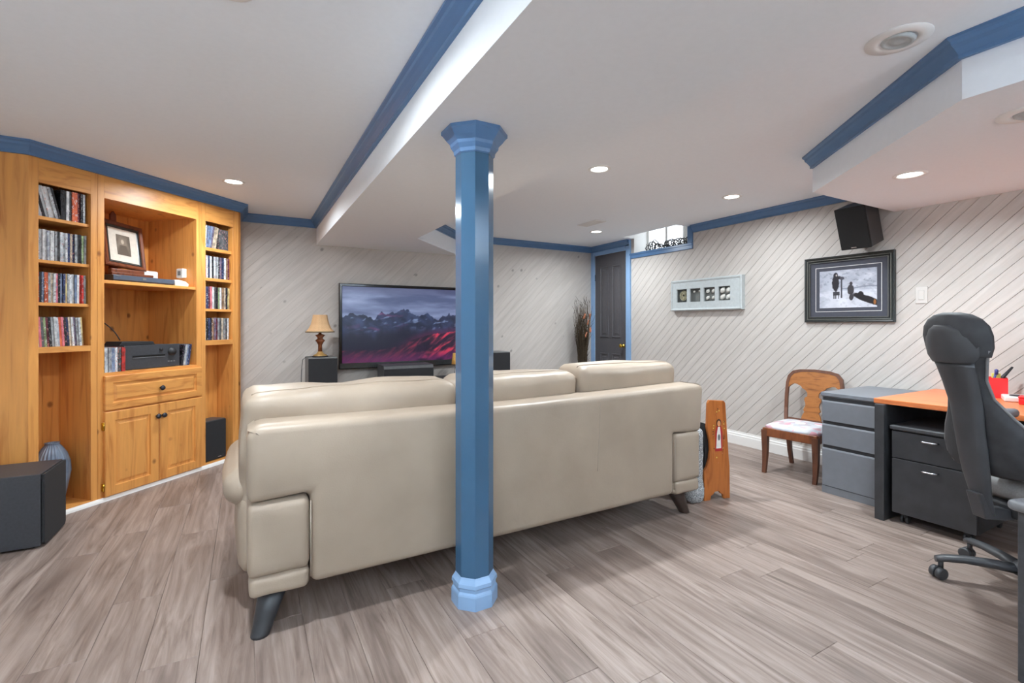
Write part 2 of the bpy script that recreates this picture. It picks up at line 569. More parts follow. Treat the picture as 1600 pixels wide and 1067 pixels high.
struct(obox('wall_left', M['drywall'], None, XL - 0.1, YF - 0.1, 0, XL, YB + 0.1, ZC + 0.05))
struct(obox('wall_front', M['drywall'], None, XL, YF - 0.1, 0, XR + 0.1, YF, ZC + 0.05))

# ---------------------------------------------------------------- crown moulding and baseboards
CROWN = [(0, 0), (0.062, 0), (0.062, -0.010), (0.050, -0.018), (0.046, -0.030), (0.034, -0.040), (0.024, -0.052), (0.016, -0.062), (0.016, -0.078), (0, -0.078)]
BASE = [(0, 0), (0.016, 0), (0.016, 0.085), (0.012, 0.093), (0.012, 0.105), (0.006, 0.115), (0.006, 0.128), (0, 0.128)]
def sweep(name, pts, z, prof, m):
    P = [Vector(p) for p in pts]
    rr = []
    for i, p in enumerate(P):
        def nrm(a, b):
            d = (b - a).normalized(); return Vector((d.y, -d.x))
        if i == 0: mm = nrm(P[0], P[1])
        elif i == len(P) - 1: mm = nrm(P[-2], P[-1])
        else:
            n1, n2 = nrm(P[i - 1], p), nrm(p, P[i + 1]); mm = (n1 + n2) / (1 + n1.dot(n2))
        rr.append([(p.x + mm.x * o, p.y + mm.y * o, z + h) for o, h in prof])
    bm = new(); rings(bm, rr, smooth=False)
    return struct(obj(name, bm, m))
K0 = (-1.132, 3.868); K1 = (-0.05, 4.95)
sweep('trim_1', [(XL, YF), (XL, K0[1]), K0, K1, (K1[0], YB), (0.64, YB), (0.64, YF)], ZC, CROWN, M['blue'])
sweep('trim_2', [(1.45, YF), (1.45, 4.5), (2.25, YB), (XR, YB), (XR, 4.60)], ZC, CROWN, M['blue'])
sweep('trim_3', [(XR, 3.605), (XR, 1.75)], ZC, CROWN, M['blue'])
sweep('trim_4', [(3.2, 1.75), (2.37, 0.75), (2.37, YF)], ZC, CROWN, M['blue'])
sweep('baseboard_right', [(XR, 4.585), (XR, YF)], 0, BASE, M['white'])
sweep('baseboard_back', [(K1[0] + 0.005, YB), (XR, YB)], 0, BASE, M['white'])
q = math.sqrt(0.5)
sweep('baseboard_left', [(K0[0] - 0.1, K0[1]), (K0[0], K0[1]), (K1[0] + 0.0, K1[1] + 0.0)], 0, [(0, 0), (0.018, 0), (0.015, 0.012), (0.006, 0.024), (0, 0.026)], M['white'])

# ---------------------------------------------------------------- door
door = sname('door_1', (XR, 4.981, 0))
T = Matrix.Translation
RD = Matrix.Rotation(-PI / 2, 4, 'Z')       # local: x along -Y (right as seen), -y towards the room (-X)
door.rotation_euler = (0, 0, -PI / 2)
dw = 0.317
bm = new()
box(bm, -dw, 0.004, 0.005, dw, 0.035, DT)
obj('slab', bm, M['doorgrey'], door)
for x0, x1 in ((-dw + 0.11, -0.035), (0.035, dw - 0.11)):
    for z0, z1 in ((0.16, 0.80), (1.02, 1.98)):
        bm = new()
        rect_rings(bm, x0, z0, x1, z1, [(-0.004, 0.0035), (0.0, -0.006), (0.012, -0.006), (0.018, 0.003), (0.040, 0.003), (0.052, -0.003)])
        obj('panel', bm, M['doorgrey'], door)
def casing(bm, x0, z0, x1, z1, horiz=False):
    # flat casing with a raised outer bead
    box(bm, x0, -0.016, z0, x1, 0.003, z1, 0.003, 1)
    if horiz: box(bm, x0, -0.026, z1 - 0.022, x1, -0.015, z1, 0.004, 1)
cl, cr = -0.389, dw + 0.105
bm = new(); casing(bm, -0.385, 0, -dw, DT + 0.05); box(bm, -0.385, -0.024, 0, -0.36, -0.015, DT + 0.05, 0.003, 1)
obj('casing', bm, M['bluelight'], door)
bm = new(); casing(bm, dw, 0, dw + 0.085, DT + 0.128); box(bm, dw + 0.06, -0.024, 0, dw + 0.085, -0.015, DT + 0.128, 0.003, 1)
obj('casing', bm, M['bluelight'], door)
bm = new(); casing(bm, -dw, DT, dw, DT + 0.052, True)
obj('casing', bm, M['bluelight'], door)
bm = new()
kp = [(0.0, 0), (0.026, 0), (0.028, 0.004), (0.014, 0.009), (0.010, 0.03), (0.020, 0.036), (0.027, 0.048), (0.024, 0.060), (0.0, 0.066)]
lathe(bm, [(max(r, 0.0005), z) for r, z in kp], 16)
o = obj('knob', bm, M['brass'], door, True); o.location = (dw - 0.06, 0.004, 0.915); o.rotation_euler = (PI / 2, 0, 0); o['label'] = 'polished brass knob'
for z in (0.3, 1.8):
    obox('hinge', M['iron'], door, -dw - 0.004, -0.004, z, -dw + 0.006, 0.006, z + 0.09)

# ---------------------------------------------------------------- window in its well
win = sname('window_1', (XR, (WY0 + WY1) / 2, 2.09))
win.rotation_euler = (0, 0, -PI / 2)
hw = (WY1 - WY0) / 2; ZT = 0.42
bm = new()
box(bm, -hw - 0.0, -0.001, -0.03, hw + 0.0, 0.31, 0.002)            # sill board
obj('sill', bm, M['white'], win)
for s in (-1, 1):
    obox('jamb', M['white'], win, *((-hw - 0.0, -0.001, 0, -hw + 0.008, 0.31, ZT) if s < 0 else (hw - 0.008, -0.001, 0, hw, 0.31, ZT)))
obox('head', M['white'], win, -hw - 0.03, -(XR - CX), ZT, hw + 0.03, 0.31, ZT + 0.03)
# cheeks and back of the raised slot in the ceiling
bm = new()
box(bm, -hw - 0.03, -(XR - CX) - 0.02, ZC - 2.09 + 0.002, hw + 0.03, -(XR - CX), ZT)
for s in (-1, 1):
    x = s * hw
    box(bm, min(x - s * 0.006, x + s * 0.02), -(XR - CX), ZC - 2.09 + 0.002, max(x - s * 0.006, x + s * 0.02), 0.004, ZT)
obj('ceiling_slot', bm, M['white'], win)
bm = new()
for a in ((-hw, 0.0, hw, 0.03), (-hw, ZT - 0.03, hw, ZT), (-hw, 0.03, -hw + 0.035, ZT - 0.03), (hw - 0.035, 0.03, hw, ZT - 0.03), (0.20, 0.03, 0.235, ZT - 0.03)):
    box(bm, a[0], 0.22, a[1], a[2], 0.27, a[3], 0.003, 1)
obj('window_frame', bm, M['white'], win)
bm = new()
for a in ((-0.10, 0.03, -0.07, ZT - 0.03), (-0.10, 0.03, 0.2, 0.06), (-0.10, ZT - 0.06, 0.2, ZT - 0.03), (0.17, 0.03, 0.2, ZT - 0.03)):
    box(bm, a[0], 0.205, a[1], a[2], 0.235, a[3], 0.003, 1)
obj('sash', bm, M['white'], win)
for a in ((-hw + 0.035, -0.10), (-0.07, 0.17), (0.235, hw - 0.035)):
    obox('pane', M['glass'], win, a[0], 0.243, 0.03, a[1], 0.247, ZT - 0.03)
# blue casing round the opening
bm = new(); box(bm, -hw - 0.062, -0.018, -0.062, hw + 0.068, 0.003, 0.004, 0.004, 1); box(bm, -hw - 0.062, -0.026, -0.02, hw + 0.068, -0.016, 0.004, 0.003, 1)
obj('casing', bm, M['blue'], win)
bm = new(); box(bm, hw, -0.018, 0.004, hw + 0.068, 0.003, ZC - 2.09, 0.004, 1)
obj('casing', bm, M['blue'], win)

# garland of dry vine on the sill
g = thing('vine_garland', 'grey dried vine garland lying along the sill of the small high window', 'garland', (XR, (WY0 + WY1) / 2, 2.09), -PI / 2)
bm = new()
tw = random.Random(3)
for k in range(22):
    cx = -0.26 + 0.62 * k / 21 + tw.uniform(-0.02, 0.02); ry = 0.028 + tw.random() * 0.02; rz = 0.022 + tw.random() * (0.032 if 3 < k else 0.05)
    th = tw.uniform(-0.6, 0.6)
    pts = []
    for i in range(11):
        a = 2 * PI * i / 11 + tw.random() * 0.3
        pts.append((cx + math.cos(a) * 0.045 * math.cos(th), 0.10 + math.sin(th) * 0.03 * math.cos(a) + tw.uniform(-0.012, 0.012), 0.012 + rz + math.sin(a) * rz))
    tube(bm, pts, 0.0055, 5, closed=True)
obj('twig_coil', bm, M['vine'], g)['kind'] = 'stuff'
bm = new()
for k in range(150):
    cx = -0.28 + 0.66 * tw.random(); p = Vector((cx, 0.10 + tw.uniform(-0.03, 0.03), tw.uniform(0.03, 0.10)))
    d = Vector((tw.uniform(-1, 1), tw.uniform(-1, 1), tw.uniform(-0.3, 1))).normalized()
    s = d.cross(Vector((0.3, 0.8, 0.2))).normalized()
    t = bmesh.new(); L = 0.028
    vs = [t.verts.new(q_) for q_ in (p, p + d * L * 0.5 + s * L * 0.28, p + d * L, p + d * L * 0.5 - s * L * 0.28)]
    t.faces.new(vs); join(bm, t)
obj('dry_leaves', bm, M['vine'], g)['kind'] = 'stuff'
bm = new(); box(bm, -0.36, 0.035, 0, -0.27, 0.07, 0.02, 0.008, 2)
tag(obj('latch_block', bm, M['black'], None, loc=(XR, (WY0 + WY1) / 2, 2.0905), rot=(0, 0, -PI / 2)), 'small black block at the left end of the high window sill', 'block')

# ---------------------------------------------------------------- recessed ceiling lights
def downlight(x, y, z, label, lit=True, group=None, r=0.058, k=1.0, col=(0.90, 0.96, 1.0)):
    t = thing('recessed_light', label, 'ceiling light', (x, y, z), 0, group)
    bm = new()
    prof = [(r + 0.022, 0.0), (r + 0.020, -0.004), (r + 0.004, -0.006), (r, -0.002), (r - 0.003, 0.0)]
    rr = [[(a * math.cos(2 * PI * i / 28), a * math.sin(2 * PI * i / 28), h) for i in range(28)] for a, h in prof]
    rings(bm, rr, cap=False)
    obj('trim_ring', bm, M['white'], t)
    bm = new(); lathe(bm, [(0.001, -0.0015), (r - 0.004, -0.0012), (r - 0.003, 0.0)], 28)
    obj('lens', bm, M['lens'] if lit else M['whiteplastic'], t)
    if lit:
        L = bpy.data.lights.new('recessed_lamp', 'AREA')
        L.shape = 'DISK'; L.size = 0.10; L.energy = POT_W * k; L.color = col; L.spread = math.radians(165)
        lo = bpy.data.objects.new('lamp', L); C.objects.link(lo); lo.parent = t; lo.location = (0, 0, -0.012)
    return t
downlight(-0.086, 4.19, ZC, 'lit round ceiling light in front of the pine media wall', k=0.85)
downlight(-0.05, 1.765, ZC, 'round ceiling light at the top edge of the picture, left of the beam')
downlight(2.15, 2.61, ZC, 'lit round ceiling light just right of the top of the blue post', k=1.3)
downlight(3.58, 4.40, ZC, 'lit round ceiling light beside the small vent near the dark door', k=0.68)
downlight(3.60, 2.63, ZC, 'lit round ceiling light in front of the blue crown near the wall speaker', k=0.48)
downlight(3.30, 1.27, ZB + 0.02, 'lit round light in the underside of the lowered soffit at right', k=0.85, col=(0.85, 0.95, 1.0))
def added_uplight(x, y, watts, label):  # added out of view to brighten the ceiling, shaped as floor lamps
    t = thing('added_uplighter', label, 'added uplighter', (x, y, 0))
    bm = new(); lathe(bm, [(0.15, 0), (0.15, 0.015), (0.03, 0.03), (0.014, 0.05), (0.014, 1.62), (0.03, 1.63)], 24); obj('stand', bm, M['greyplastic'], t, True)
    bm = new(); rings(bm, [[(r * math.cos(2 * PI * i / 28), r * math.sin(2 * PI * i / 28), z) for i in range(28)] for r, z in ((0.03, 1.62), (0.12, 1.655), (0.17, 1.72), (0.166, 1.72), (0.115, 1.662), (0.028, 1.632))], loop=True)
    obj('bowl', bm, M['greyplastic'], t)
    bm = new(); lathe(bm, [(0.001, 1.66), (0.03, 1.665), (0.036, 1.68), (0.03, 1.70), (0.001, 1.705)], 16); obj('added_glow', bm, M['lens'], t)
    L = bpy.data.lights.new('added_uplight_source', 'AREA'); L.shape = 'DISK'; L.size = 0.2; L.energy = watts; L.color = (0.83, 0.93, 1.0)
    lo = bpy.data.objects.new('lamp', L); C.objects.link(lo); lo.parent = t; lo.location = (0, 0, 1.725); lo.rotation_euler = (PI, 0, 0)
added_uplight(-1.0, -0.9, ADDED_UP_W, 'added unseen uplighter brightening the ceiling, behind the viewpoint on the left')
added_uplight(1.95, -1.5, ADDED_UP_W * 0.7, 'added unseen uplighter brightening the ceiling, behind the viewpoint on the right')
# eyeball fittings, unlit
def eyeball(x, y, z, label):
    t = thing('eyeball_light', label, 'ceiling light', (x, y, z))
    bm = new()
    prof = [(0.105, 0.0), (0.104, -0.003), (0.075, -0.006), (0.062, -0.006), (0.058, 0.0)]
    rings(bm, [[(a * math.cos(2 * PI * i / 32), a * math.sin(2 * PI * i / 32), h) for i in range(32)] for a, h in prof], cap=False)
    obj('trim_ring', bm, M['white'], t)
    bm = new()
    prof = [(0.056, -0.001), (0.052, -0.010), (0.044, -0.014), (0.040, -0.010), (0.026, -0.006), (0.022, -0.010), (0.012, -0.012), (0.001, -0.012)]
    lathe(bm, prof[::-1], 28)
    obj('swivel_eye', bm, M['paleframe'], t, rot=(0.12, 0.1, 0))
eyeball(2.163, 0.87, ZC, 'unlit eyeball ceiling fitting with grey swivel centre near the blue soffit crown')
eyeball(2.76, 0.66, ZB + 0.02, 'unlit eyeball fitting in the soffit cut by the right picture edge')
# ceiling air vent
v = thing('ceiling_vent', 'pale rectangular air vent flush in the ceiling above the dark door corner', 'vent', (3.23, 4.05, ZC), 0)
obox('vent_frame', M['white'], v, -0.07, -0.16, -0.006, 0.07, 0.16, 0.0, bev=0.002)
for i in range(7):
    obox('louvre', M['white'], v, -0.055 + i * 0.0165, -0.145, -0.011, -0.047 + i * 0.0165, 0.145, -0.005)

# ---------------------------------------------------------------- blue post
px, py = 0.87, 1.90
post = thing('support_post', 'octagonal glossy blue support post with moulded cap and base tinted paler as if lit', 'post', (px, py, 0))
k8 = 1 / math.cos(PI / 8)
def octa(prof): 
    bm = new(); lathe(bm, [(r * k8, z) for r, z in prof], 8, ph=PI / 8, smooth=False); return bm
obj('shaft', octa([(0.076, 0.10), (0.076, 1.97)]), M['bluepole'], post)
obj('base', octa([(0.093, 0.0), (0.093, 0.055), (0.091, 0.062), (0.086, 0.070), (0.086, 0.082), (0.092, 0.090), (0.090, 0.104), (0.080, 0.120), (0.076, 0.128)]), M['bluelight'], post)['label'] = 'moulded blue base, tinted paler as if lit'  # paler blue paints in the light falling on the base
obj('capital', octa([(0.077, 1.925), (0.082, 1.930), (0.084, 1.945), (0.096, 1.962), (0.098, 1.975), (0.112, 1.99), (0.128, 2.012), (0.134, 2.016), (0.134, ZB)]), M['blue'], post)['label'] = 'flared octagonal cap'

# ---------------------------------------------------------------- pine media wall
BR = PI / 4
def unit(name, label, cat):
    return thing(name, label, cat, (K0[0], K0[1], 0), BR)
HT = ZC - 0.001
def front_parts(u, x0, x1, ox0, ox1, ztop, zbot):
    obox('stile', M['pine'], u, x0, 0, 0, ox0, 0.02, HT, bev=0.001, seg=1)
    obox('stile', M['pine'], u, ox1, 0, 0, x1, 0.02, HT, bev=0.001, seg=1)
    obox('top_rail', M['pineh'], u, ox0, 0, ztop, ox1, 0.02, HT)
def tower(name, label, x0, x1, ox0, ox1, depth, shelves, rail, floorz):
    u = unit(name, label, 'bookcase')
    front_parts(u, x0, x1, ox0, ox1, 2.057, 0)
    obox('side_panel', M['pine'], u, x0 if x0 < 0.2 else x0 + 0.02, 0.02, 0, ox0 + 0.0, depth, HT)
    obox('side_panel', M['pine'], u, ox1, 0.02, 0, x1 - 0.002, depth, HT)
    n = 3
    for i in range(n):
        a = ox0 + (ox1 - ox0) * i / n; b = ox0 + (ox1 - ox0) * (i + 1) / n
        obox('back_board', M['pine'], u, a + 0.001, depth - 0.012, 0, b - 0.001, depth, HT)
    for z0, z1 in shelves:
        obox('shelf', M['pineh'], u, ox0 + 0.001, 0.012, z0, ox1 - 0.001, depth - 0.013, z1, bev=0.002, seg=1)
    obox('shelf', M['pineh'], u, ox0, 0.001, rail[0], ox1, depth - 0.013, rail[1])
    obox('bottom_board', M['pineh'], u, ox0, 0.001, 0, ox1, depth - 0.013, floorz)
    return u
LSH = [(1.836, 1.857), (1.572, 1.592), (1.311, 1.331)]
RSH = [(1.814, 1.842), (1.561, 1.587), (1.305, 1.327)]
ut = tower('pine_bookcase', 'tall narrow honey pine bookcase tower at the left end beside the subwoofer', 0.0, 0.369, 0.05, 0.33, 0.31, LSH, (1.022, 1.058), 0.036)
# the return panel facing the room on its left
bm = new()
Mi = Matrix.Rotation(-BR, 4, 'Z')
box(bm, XL - K0[0] + 0.002, 0.001, 0, -0.001, 0.02, HT, M4=Mi)
obj('return_panel', bm, M['pine'], ut)
ur = tower('pine_bookcase', 'tall narrow honey pine bookcase tower at the right end with a black speaker below', 1.141, 1.53, 1.18, 1.45, 0.19, RSH, (1.022, 1.062), 0.036)
bm = new()
box(bm, 1.53 - 0.02, 0.0, 0, 1.53, 0.012, HT)
box(bm, -0.012, 0.005, 0, 0.0, YB - K1[1] - 0.001, HT, M4=T((1.53, 0, 0)) @ Mi)
obj('return_panel', bm, M['pine'], ur)
um = unit('pine_media_cabinet', 'wide honey pine media cabinet with open shelves, a drawer and two doors', 'cabinet')
x0, x1, ox0, ox1, D = 0.370, 1.140, 0.412, 1.096, 0.53
front_parts(um, x0, x1, ox0, ox1, 2.052, 0)
obox('side_panel', M['pine'], um, ox0 - 0.018, 0.02, 0, ox0, D, HT)
for i in range(3):
    obox('side_board', M['pine'], um, ox1, 0.02 + i * 0.17 + 0.001, 0.87, ox1 + 0.018, 0.02 + (i + 1) * 0.17 - 0.001, HT)
for i in range(4):
    a = ox0 + (ox1 - ox0) * i / 4; b = ox0 + (ox1 - ox0) * (i + 1) / 4
    obox('back_board', M['pine'], um, a + 0.001, D - 0.012, 0.85, b - 0.001, D, HT)
obox('top_board', M['pine'], um, ox0, 0.02, 2.062, ox1, D, 2.08)
obox('shelf', M['pineh'], um, ox0 + 0.001, 0.006, 1.476, ox1 - 0.001, D - 0.013, 1.499, bev=0.002, seg=1)
obox('counter', M['pineh'], um, ox0, 0.0, 0.85, ox1, D - 0.013, 0.868)
obox('inner_rail', M['pineh'], um, ox0, 0.0, 0.0, ox1, 0.018, 0.85)
DP = [(0, 0.0), (0.0, -0.018), (0.004, -0.022), (0.062, -0.022), (0.066, -0.012), (0.076, -0.010), (0.094, -0.019)]
bm = new(); rect_rings(bm, 0.404, 0.612, 1.130, 0.846, [(0, 0.0), (0.0, -0.018), (0.004, -0.022), (0.048, -0.022), (0.052, -0.012), (0.060, -0.010), (0.076, -0.019)])
dr = obj('drawer', bm, M['pineh'], um)
def knob(parent, x, z, y=-0.019):
    bm = new(); lathe(bm, [(0.008, 0), (0.007, 0.010), (0.016, 0.016), (0.019, 0.022), (0.015, 0.030), (0.001, 0.033)], 16)
    o = obj('knob', bm, M['iron'], parent, True); o.location = (x, y, z); o.rotation_euler = (PI / 2, 0, 0); o['label'] = 'round dark iron knob'
knob(dr, 0.785, 0.722)
d1 = d2 = None
for a, b, kx in ((0.404, 0.771, 0.752), (0.775, 1.130, 0.797)):
    bm = new(); rect_rings(bm, a, 0.030, b, 0.602, DP)
    d = obj('door', bm, M['pine'], um)
    knob(d, kx, 0.515, -0.022)
for z in (0.48, 0.07):
    bm = new(); tube(bm, [(0.399, -0.014, z), (0.399, -0.014, z + 0.055)], 0.005, 8); box(bm, 0.392, -0.012, z + 0.003, 0.404, -0.001, z + 0.052)
    obj('hinge', bm, M['brass'], um)['label'] = 'small brass door hinge'

# disc cases and books -----------------------------------------------------------------------
ME_CASE = {}
def case_mesh():
    bm = new(); box(bm, -0.5, 0, 0, 0.5, 1, 1)
    me = bpy.data.meshes.new('disc_case'); bm.to_mesh(me); bm.free(); me.materials.append(M['case'])
    return me
CASE = case_mesh()
FR = Matrix.Translation((K0[0], K0[1], 0)) @ Matrix.Rotation(BR, 4, 'Z')
COLS = {'w': ((206, 208, 210), 'white'), 'g': ((150, 154, 158), 'grey'), 'l': ((182, 188, 194), 'pale grey'), 'k': ((40, 40, 44), 'black'), 'n': ((52, 60, 92), 'navy'),
        'r': ((176, 52, 48), 'red'), 'o': ((206, 100, 68), 'orange'), 'p': ((200, 112, 122), 'pink'), 'y': ((206, 186, 132), 'cream yellow'), 'b': ((112, 128, 156), 'grey blue'),
        'm': ((92, 40, 52), 'maroon'), 'v': ((112, 100, 120), 'mauve'), 'e': ((186, 170, 150), 'beige'), 'd': ((84, 86, 88), 'charcoal'), 's': ((132, 150, 112), 'sage green'), 't': ((146, 116, 92), 'brown')}
ORD = ['first', 'second', 'third', 'fourth', 'fifth', 'sixth', 'seventh', 'eighth', 'ninth', 'tenth', 'eleventh', 'twelfth', 'thirteenth', 'fourteenth', 'fifteenth', 'sixteenth', 'seventeenth', 'eighteenth', 'nineteenth', 'twentieth', 'twenty-first']
def cases(spec, xa, xb, z, y, where, h=0.19, d=0.13, name='disc_case', cat='disc case', noun='disc case'):
    """spec: list of (colour, width weight, lean in degrees)"""
    tot = sum(s[1] for s in spec)
    k = (xb - xa) / tot
    x = xa
    for i, s in enumerate(spec):
        wd = s[1] * k
        o = bpy.data.objects.new(name, CASE); C.objects.link(o)
        lean = math.radians(s[2] if len(s) > 2 else rnd.uniform(-0.6, 0.6))
        hh = (s[3] if len(s) > 3 else h) * rnd.uniform(0.975, 1.0)
        off = abs(math.sin(lean)) * hh
        cx = x + wd / 2
        m = FR @ T((cx, y + rnd.uniform(0, 0.008), z + abs(math.sin(lean)) * wd * 0.46 * 0.5 + 0.0006)) @ Matrix.Rotation(lean, 4, 'Y')
        o.matrix_world = m @ Matrix.Diagonal((wd * (0.93 if len(s) < 5 else s[4]), d, hh, 1))
        c, cn = COLS[s[0]]
        j = rnd.uniform(0.85, 1.1)
        o.color = (*[min(1, v * j) for v in lin(c)], 1)
        tag(o, '%s %s, %s from the left on %s' % (cn, noun, ORD[i], where), cat, noun + 's on ' + where)
        x += wd
L1 = [('l', 1.6), ('k', 1.0, -14), ('g', 0.9, -14), ('w', 0.9, -14), ('w', 0.9, -14), ('l', 0.9, -14), ('k', 0.8, -14), ('k', 1.6), ('w', 0.9), ('d', 0.8), ('o', 1.7), ('m', 1.0), ('k', 0.8), ('l', 0.7)]
cases(L1, 0.054, 0.312, 1.857, 0.02, 'the left tower top shelf', h=0.192)
L2 = [(c, 1.0) for c in 'lgwwlwwgdlgwnengdkslt']
cases(L2[:20], 0.054, 0.318, 1.592, 0.02, 'the left tower second shelf', h=0.188)
L3 = [(c, 1.0 if c not in 'o' else 1.5) for c in 'rkbogewpkbnyglwbwrrge'][:20]
cases(L3, 0.054, 0.316, 1.331, 0.02, 'the left tower third shelf', h=0.188)
L4 = [(c, 1.0, -3.5) for c in 'epdsmkgwlopknewvgly']
cases(L4, 0.054, 0.306, 1.058, 0.02, 'the left tower lowest disc shelf', h=0.186)
R1 = [('w', 1.0, 4), ('b', 1.0, 8), ('b', 1.1, 9), ('v', 0.9, 9), ('e', 2.0, 9)]
cases(R1, 1.186, 1.30, 1.842, 0.02, 'the right tower top shelf', h=0.188, d=0.12)
cases([('d', 1.0, 0, 0.178)], 1.325, 1.425, 1.842, 0.02, 'the top right shelf beside the slim cases', d=0.06, name='boxed_set', noun='boxed set', cat='boxed set')
cases([(c, 1.0) for c in 'pwnwklgkvnwtm'], 1.186, 1.436, 1.587, 0.02, 'the right tower second shelf', d=0.12)
cases([(c, 1.0) for c in 'vnmpwdkswteky'], 1.186, 1.436, 1.327, 0.02, 'the right tower third shelf', d=0.12)
cases([(c, 1.0) for c in 'lknktvmgdegkw'], 1.186, 1.432, 1.062, 0.02, 'the right tower lowest disc shelf', d=0.12)
cases([(c, 1.0) for c in 'lgbwd'] + [('r', 1.2)], 0.418, 0.548, 0.868, 0.0, 'the counter, left of the receiver', h=0.17)
cases([(c, 1.0, 8) for c in 'klbn'], 0.990, 1.060, 0.868, 0.03, 'the counter, right of the receiver', h=0.17)

# things on the middle shelves
def inst(name, label, cat, x, y, z, rz=0.0, rot=None):
    o = thing(name, label, cat)
    m = FR @ T((x, y, z)) @ (Matrix.Rotation(rz, 4, 'Z') if rot is None else rot)
    o.matrix_world = m
    return o
t = inst('receiver', 'black audio receiver with volume dial on the cabinet counter', 'receiver', 0.557, 0.03, 0.868)
obox('body', M['subside'], t, 0, 0.008, 0.006, 0.418, 0.33, 0.172, bev=0.003)
obox('front_panel', M['subside'], t, 0, 0.0, 0.004, 0.418, 0.008, 0.176, bev=0.001, seg=1)
obox('display_slot', M['blackgloss'], t, 0.06, -0.002, 0.088, 0.30, 0.001, 0.102)
obox('slot_lip', M['greyplastic'], t, 0.06, -0.004, 0.083, 0.30, 0.001, 0.087)
bm = new(); lathe(bm, [(0.030, 0), (0.030, 0.004), (0.025, 0.006), (0.024, 0.022), (0.001, 0.023)], 24)
obj('volume_dial', bm, M['black'], t, loc=(0.352, 0.0, 0.118), rot=(PI / 2, 0, 0))
bm = new(); lathe(bm, [(0.012, 0), (0.011, 0.008), (0.001, 0.008)], 16)
obj('power_button', bm, M['black'], t, loc=(0.268, 0.0, 0.138), rot=(PI / 2, 0, 0))
for i in range(3):
    obox('button', M['greyplastic'], t, 0.32 + i * 0.022, -0.003, 0.04, 0.334 + i * 0.022, 0.001, 0.048)
for xx in (0.04, 0.37):
    obox('foot', M['black'], t, xx, 0.02, 0, xx + 0.03, 0.05, 0.006)
t = inst('set_top_box', 'thin flat black box lying on the receiver', 'box', 0.575, 0.1, 1.0415)
bm = new(); prism(bm, [(0, 0), (0.26, 0), (0.245, 0.026), (0.02, 0.03)], 'y', 0, 0.16, 0.004); obj('body', bm, M['black'], t)
t = inst('disc_player', 'slim dark disc player on the middle shelf below the framed portrait', 'disc player', 0.50, 0.045, 1.4995)
obox('body', M['subside'], t, 0, 0.004, 0.004, 0.445, 0.24, 0.046, bev=0.003)
obox('front_panel', plain('player_blue_grey', (74, 84, 100), 0.3), t, 0.0, 0, 0.012, 0.445, 0.005, 0.046, bev=0.001, seg=1)
obox('display', M['spkgrey'], t, 0.20, -0.0015, 0.024, 0.225, 0.001, 0.038)
obox('badge', M['silver'], t, 0.012, -0.0015, 0.036, 0.045, 0.001, 0.042)
for xx in (0.02, 0.40):
    obox('foot', M['black'], t, xx, 0.02, 0, xx + 0.02, 0.05, 0.0045)
t = inst('wireless_router', 'low rounded white plastic device right of the disc player', 'router', 0.955, 0.05, 1.4995)
bm = new(); prism(bm, [(0, 0), (0.115, 0), (0.118, 0.022), (0.09, 0.042), (0.04, 0.05), (0.0, 0.05)], 'y', 0, 0.16, 0.006, 3); sharp(obj('body', bm, M['whiteplastic'], t), 50)
t = inst('white_box', 'white plastic box behind the disc player at its right end', 'box', 0.88, 0.30, 1.4995)
bm = new(); box(bm, 0, 0, 0, 0.135, 0.1, 0.125, 0.012, 3); sharp(obj('body', bm, M['whiteplastic'], t))
t = inst('plug_adapter', 'small white plug adapter on the right inner side of the cabinet', 'adapter', 1.058, 0.10, 1.575)
bm = new(); box(bm, 0, 0, 0, 0.0375, 0.07, 0.075, 0.006, 2); obj('body', bm, M['whiteplastic'], t)
obox('socket_face', M['spkgrey'], t, -0.002, 0.02, 0.02, 0.001, 0.05, 0.055)
t = inst('modem', 'black box in the dim corner left of the disc player', 'box', 0.415, 0.16, 1.4995)
bm = new(); box(bm, 0, 0, 0, 0.075, 0.16, 0.10, 0.004); obj('body', bm, M['black'], t)
# framed portrait on a stand
t = inst('portrait_frame', 'portrait in brown wooden frame leaning back on the shelf', 'picture frame', 0.585, 0.25, 1.634, rot=Matrix.Rotation(math.radians(5), 4, 'Z') @ Matrix.Rotation(math.radians(4.0), 4, 'Y') @ Matrix.Rotation(math.radians(-12), 4, 'X'))
W_, H_ = 0.315, 0.355
bm = new(); rect_rings(bm, 0, 0, W_, H_, [(0.0, 0.022), (0.0, -0.004), (0.008, -0.010), (0.026, -0.006), (0.030, 0.0)], False); obj('outer_frame', bm, M['woodframe'], t)
bm = new(); rect_rings(bm, 0.030, 0.030, W_ - 0.030, H_ - 0.030, [(0, 0.0), (0.004, -0.004), (0.012, 0.004), (0.018, 0.006)], False); obj('inner_frame', bm, M['frameblack'], t)
bm = new(); rect_rings(bm, 0.046, 0.046, W_ - 0.046, H_ - 0.046, [(0, 0.007)]); obj('mat_board', bm, M['matcream'], t)
obox('backing', M['woodframe'], t, 0.01, 0.012, 0.01, W_ - 0.01, 0.02, H_ - 0.01)
def picture(name, x0, z0, x1, z1, y, nx, ny, fn, mat, parent, axis='xz'):
    vs, cs = [], []
    for j in range(ny + 1):
        for i in range(nx + 1):
            u, v = i / nx, j / ny
            vs.append((x0 + (x1 - x0) * u, y, z0 + (z1 - z0) * v))
            c = fn(u, v); cs.extend((*lin(c), 1.0))
    fs = [(j * (nx + 1) + i, j * (nx + 1) + i + 1, (j + 1) * (nx + 1) + i + 1, (j + 1) * (nx + 1) + i) for j in range(ny) for i in range(nx)]
    me = bpy.data.meshes.new(name); me.from_pydata(vs, [], fs)
    a = me.color_attributes.new('Col', 'FLOAT_COLOR', 'POINT'); a.data.foreach_set('color', cs)
    me.materials.append(mat)
    o = bpy.data.objects.new(name, me); C.objects.link(o); o.parent = parent
    return o
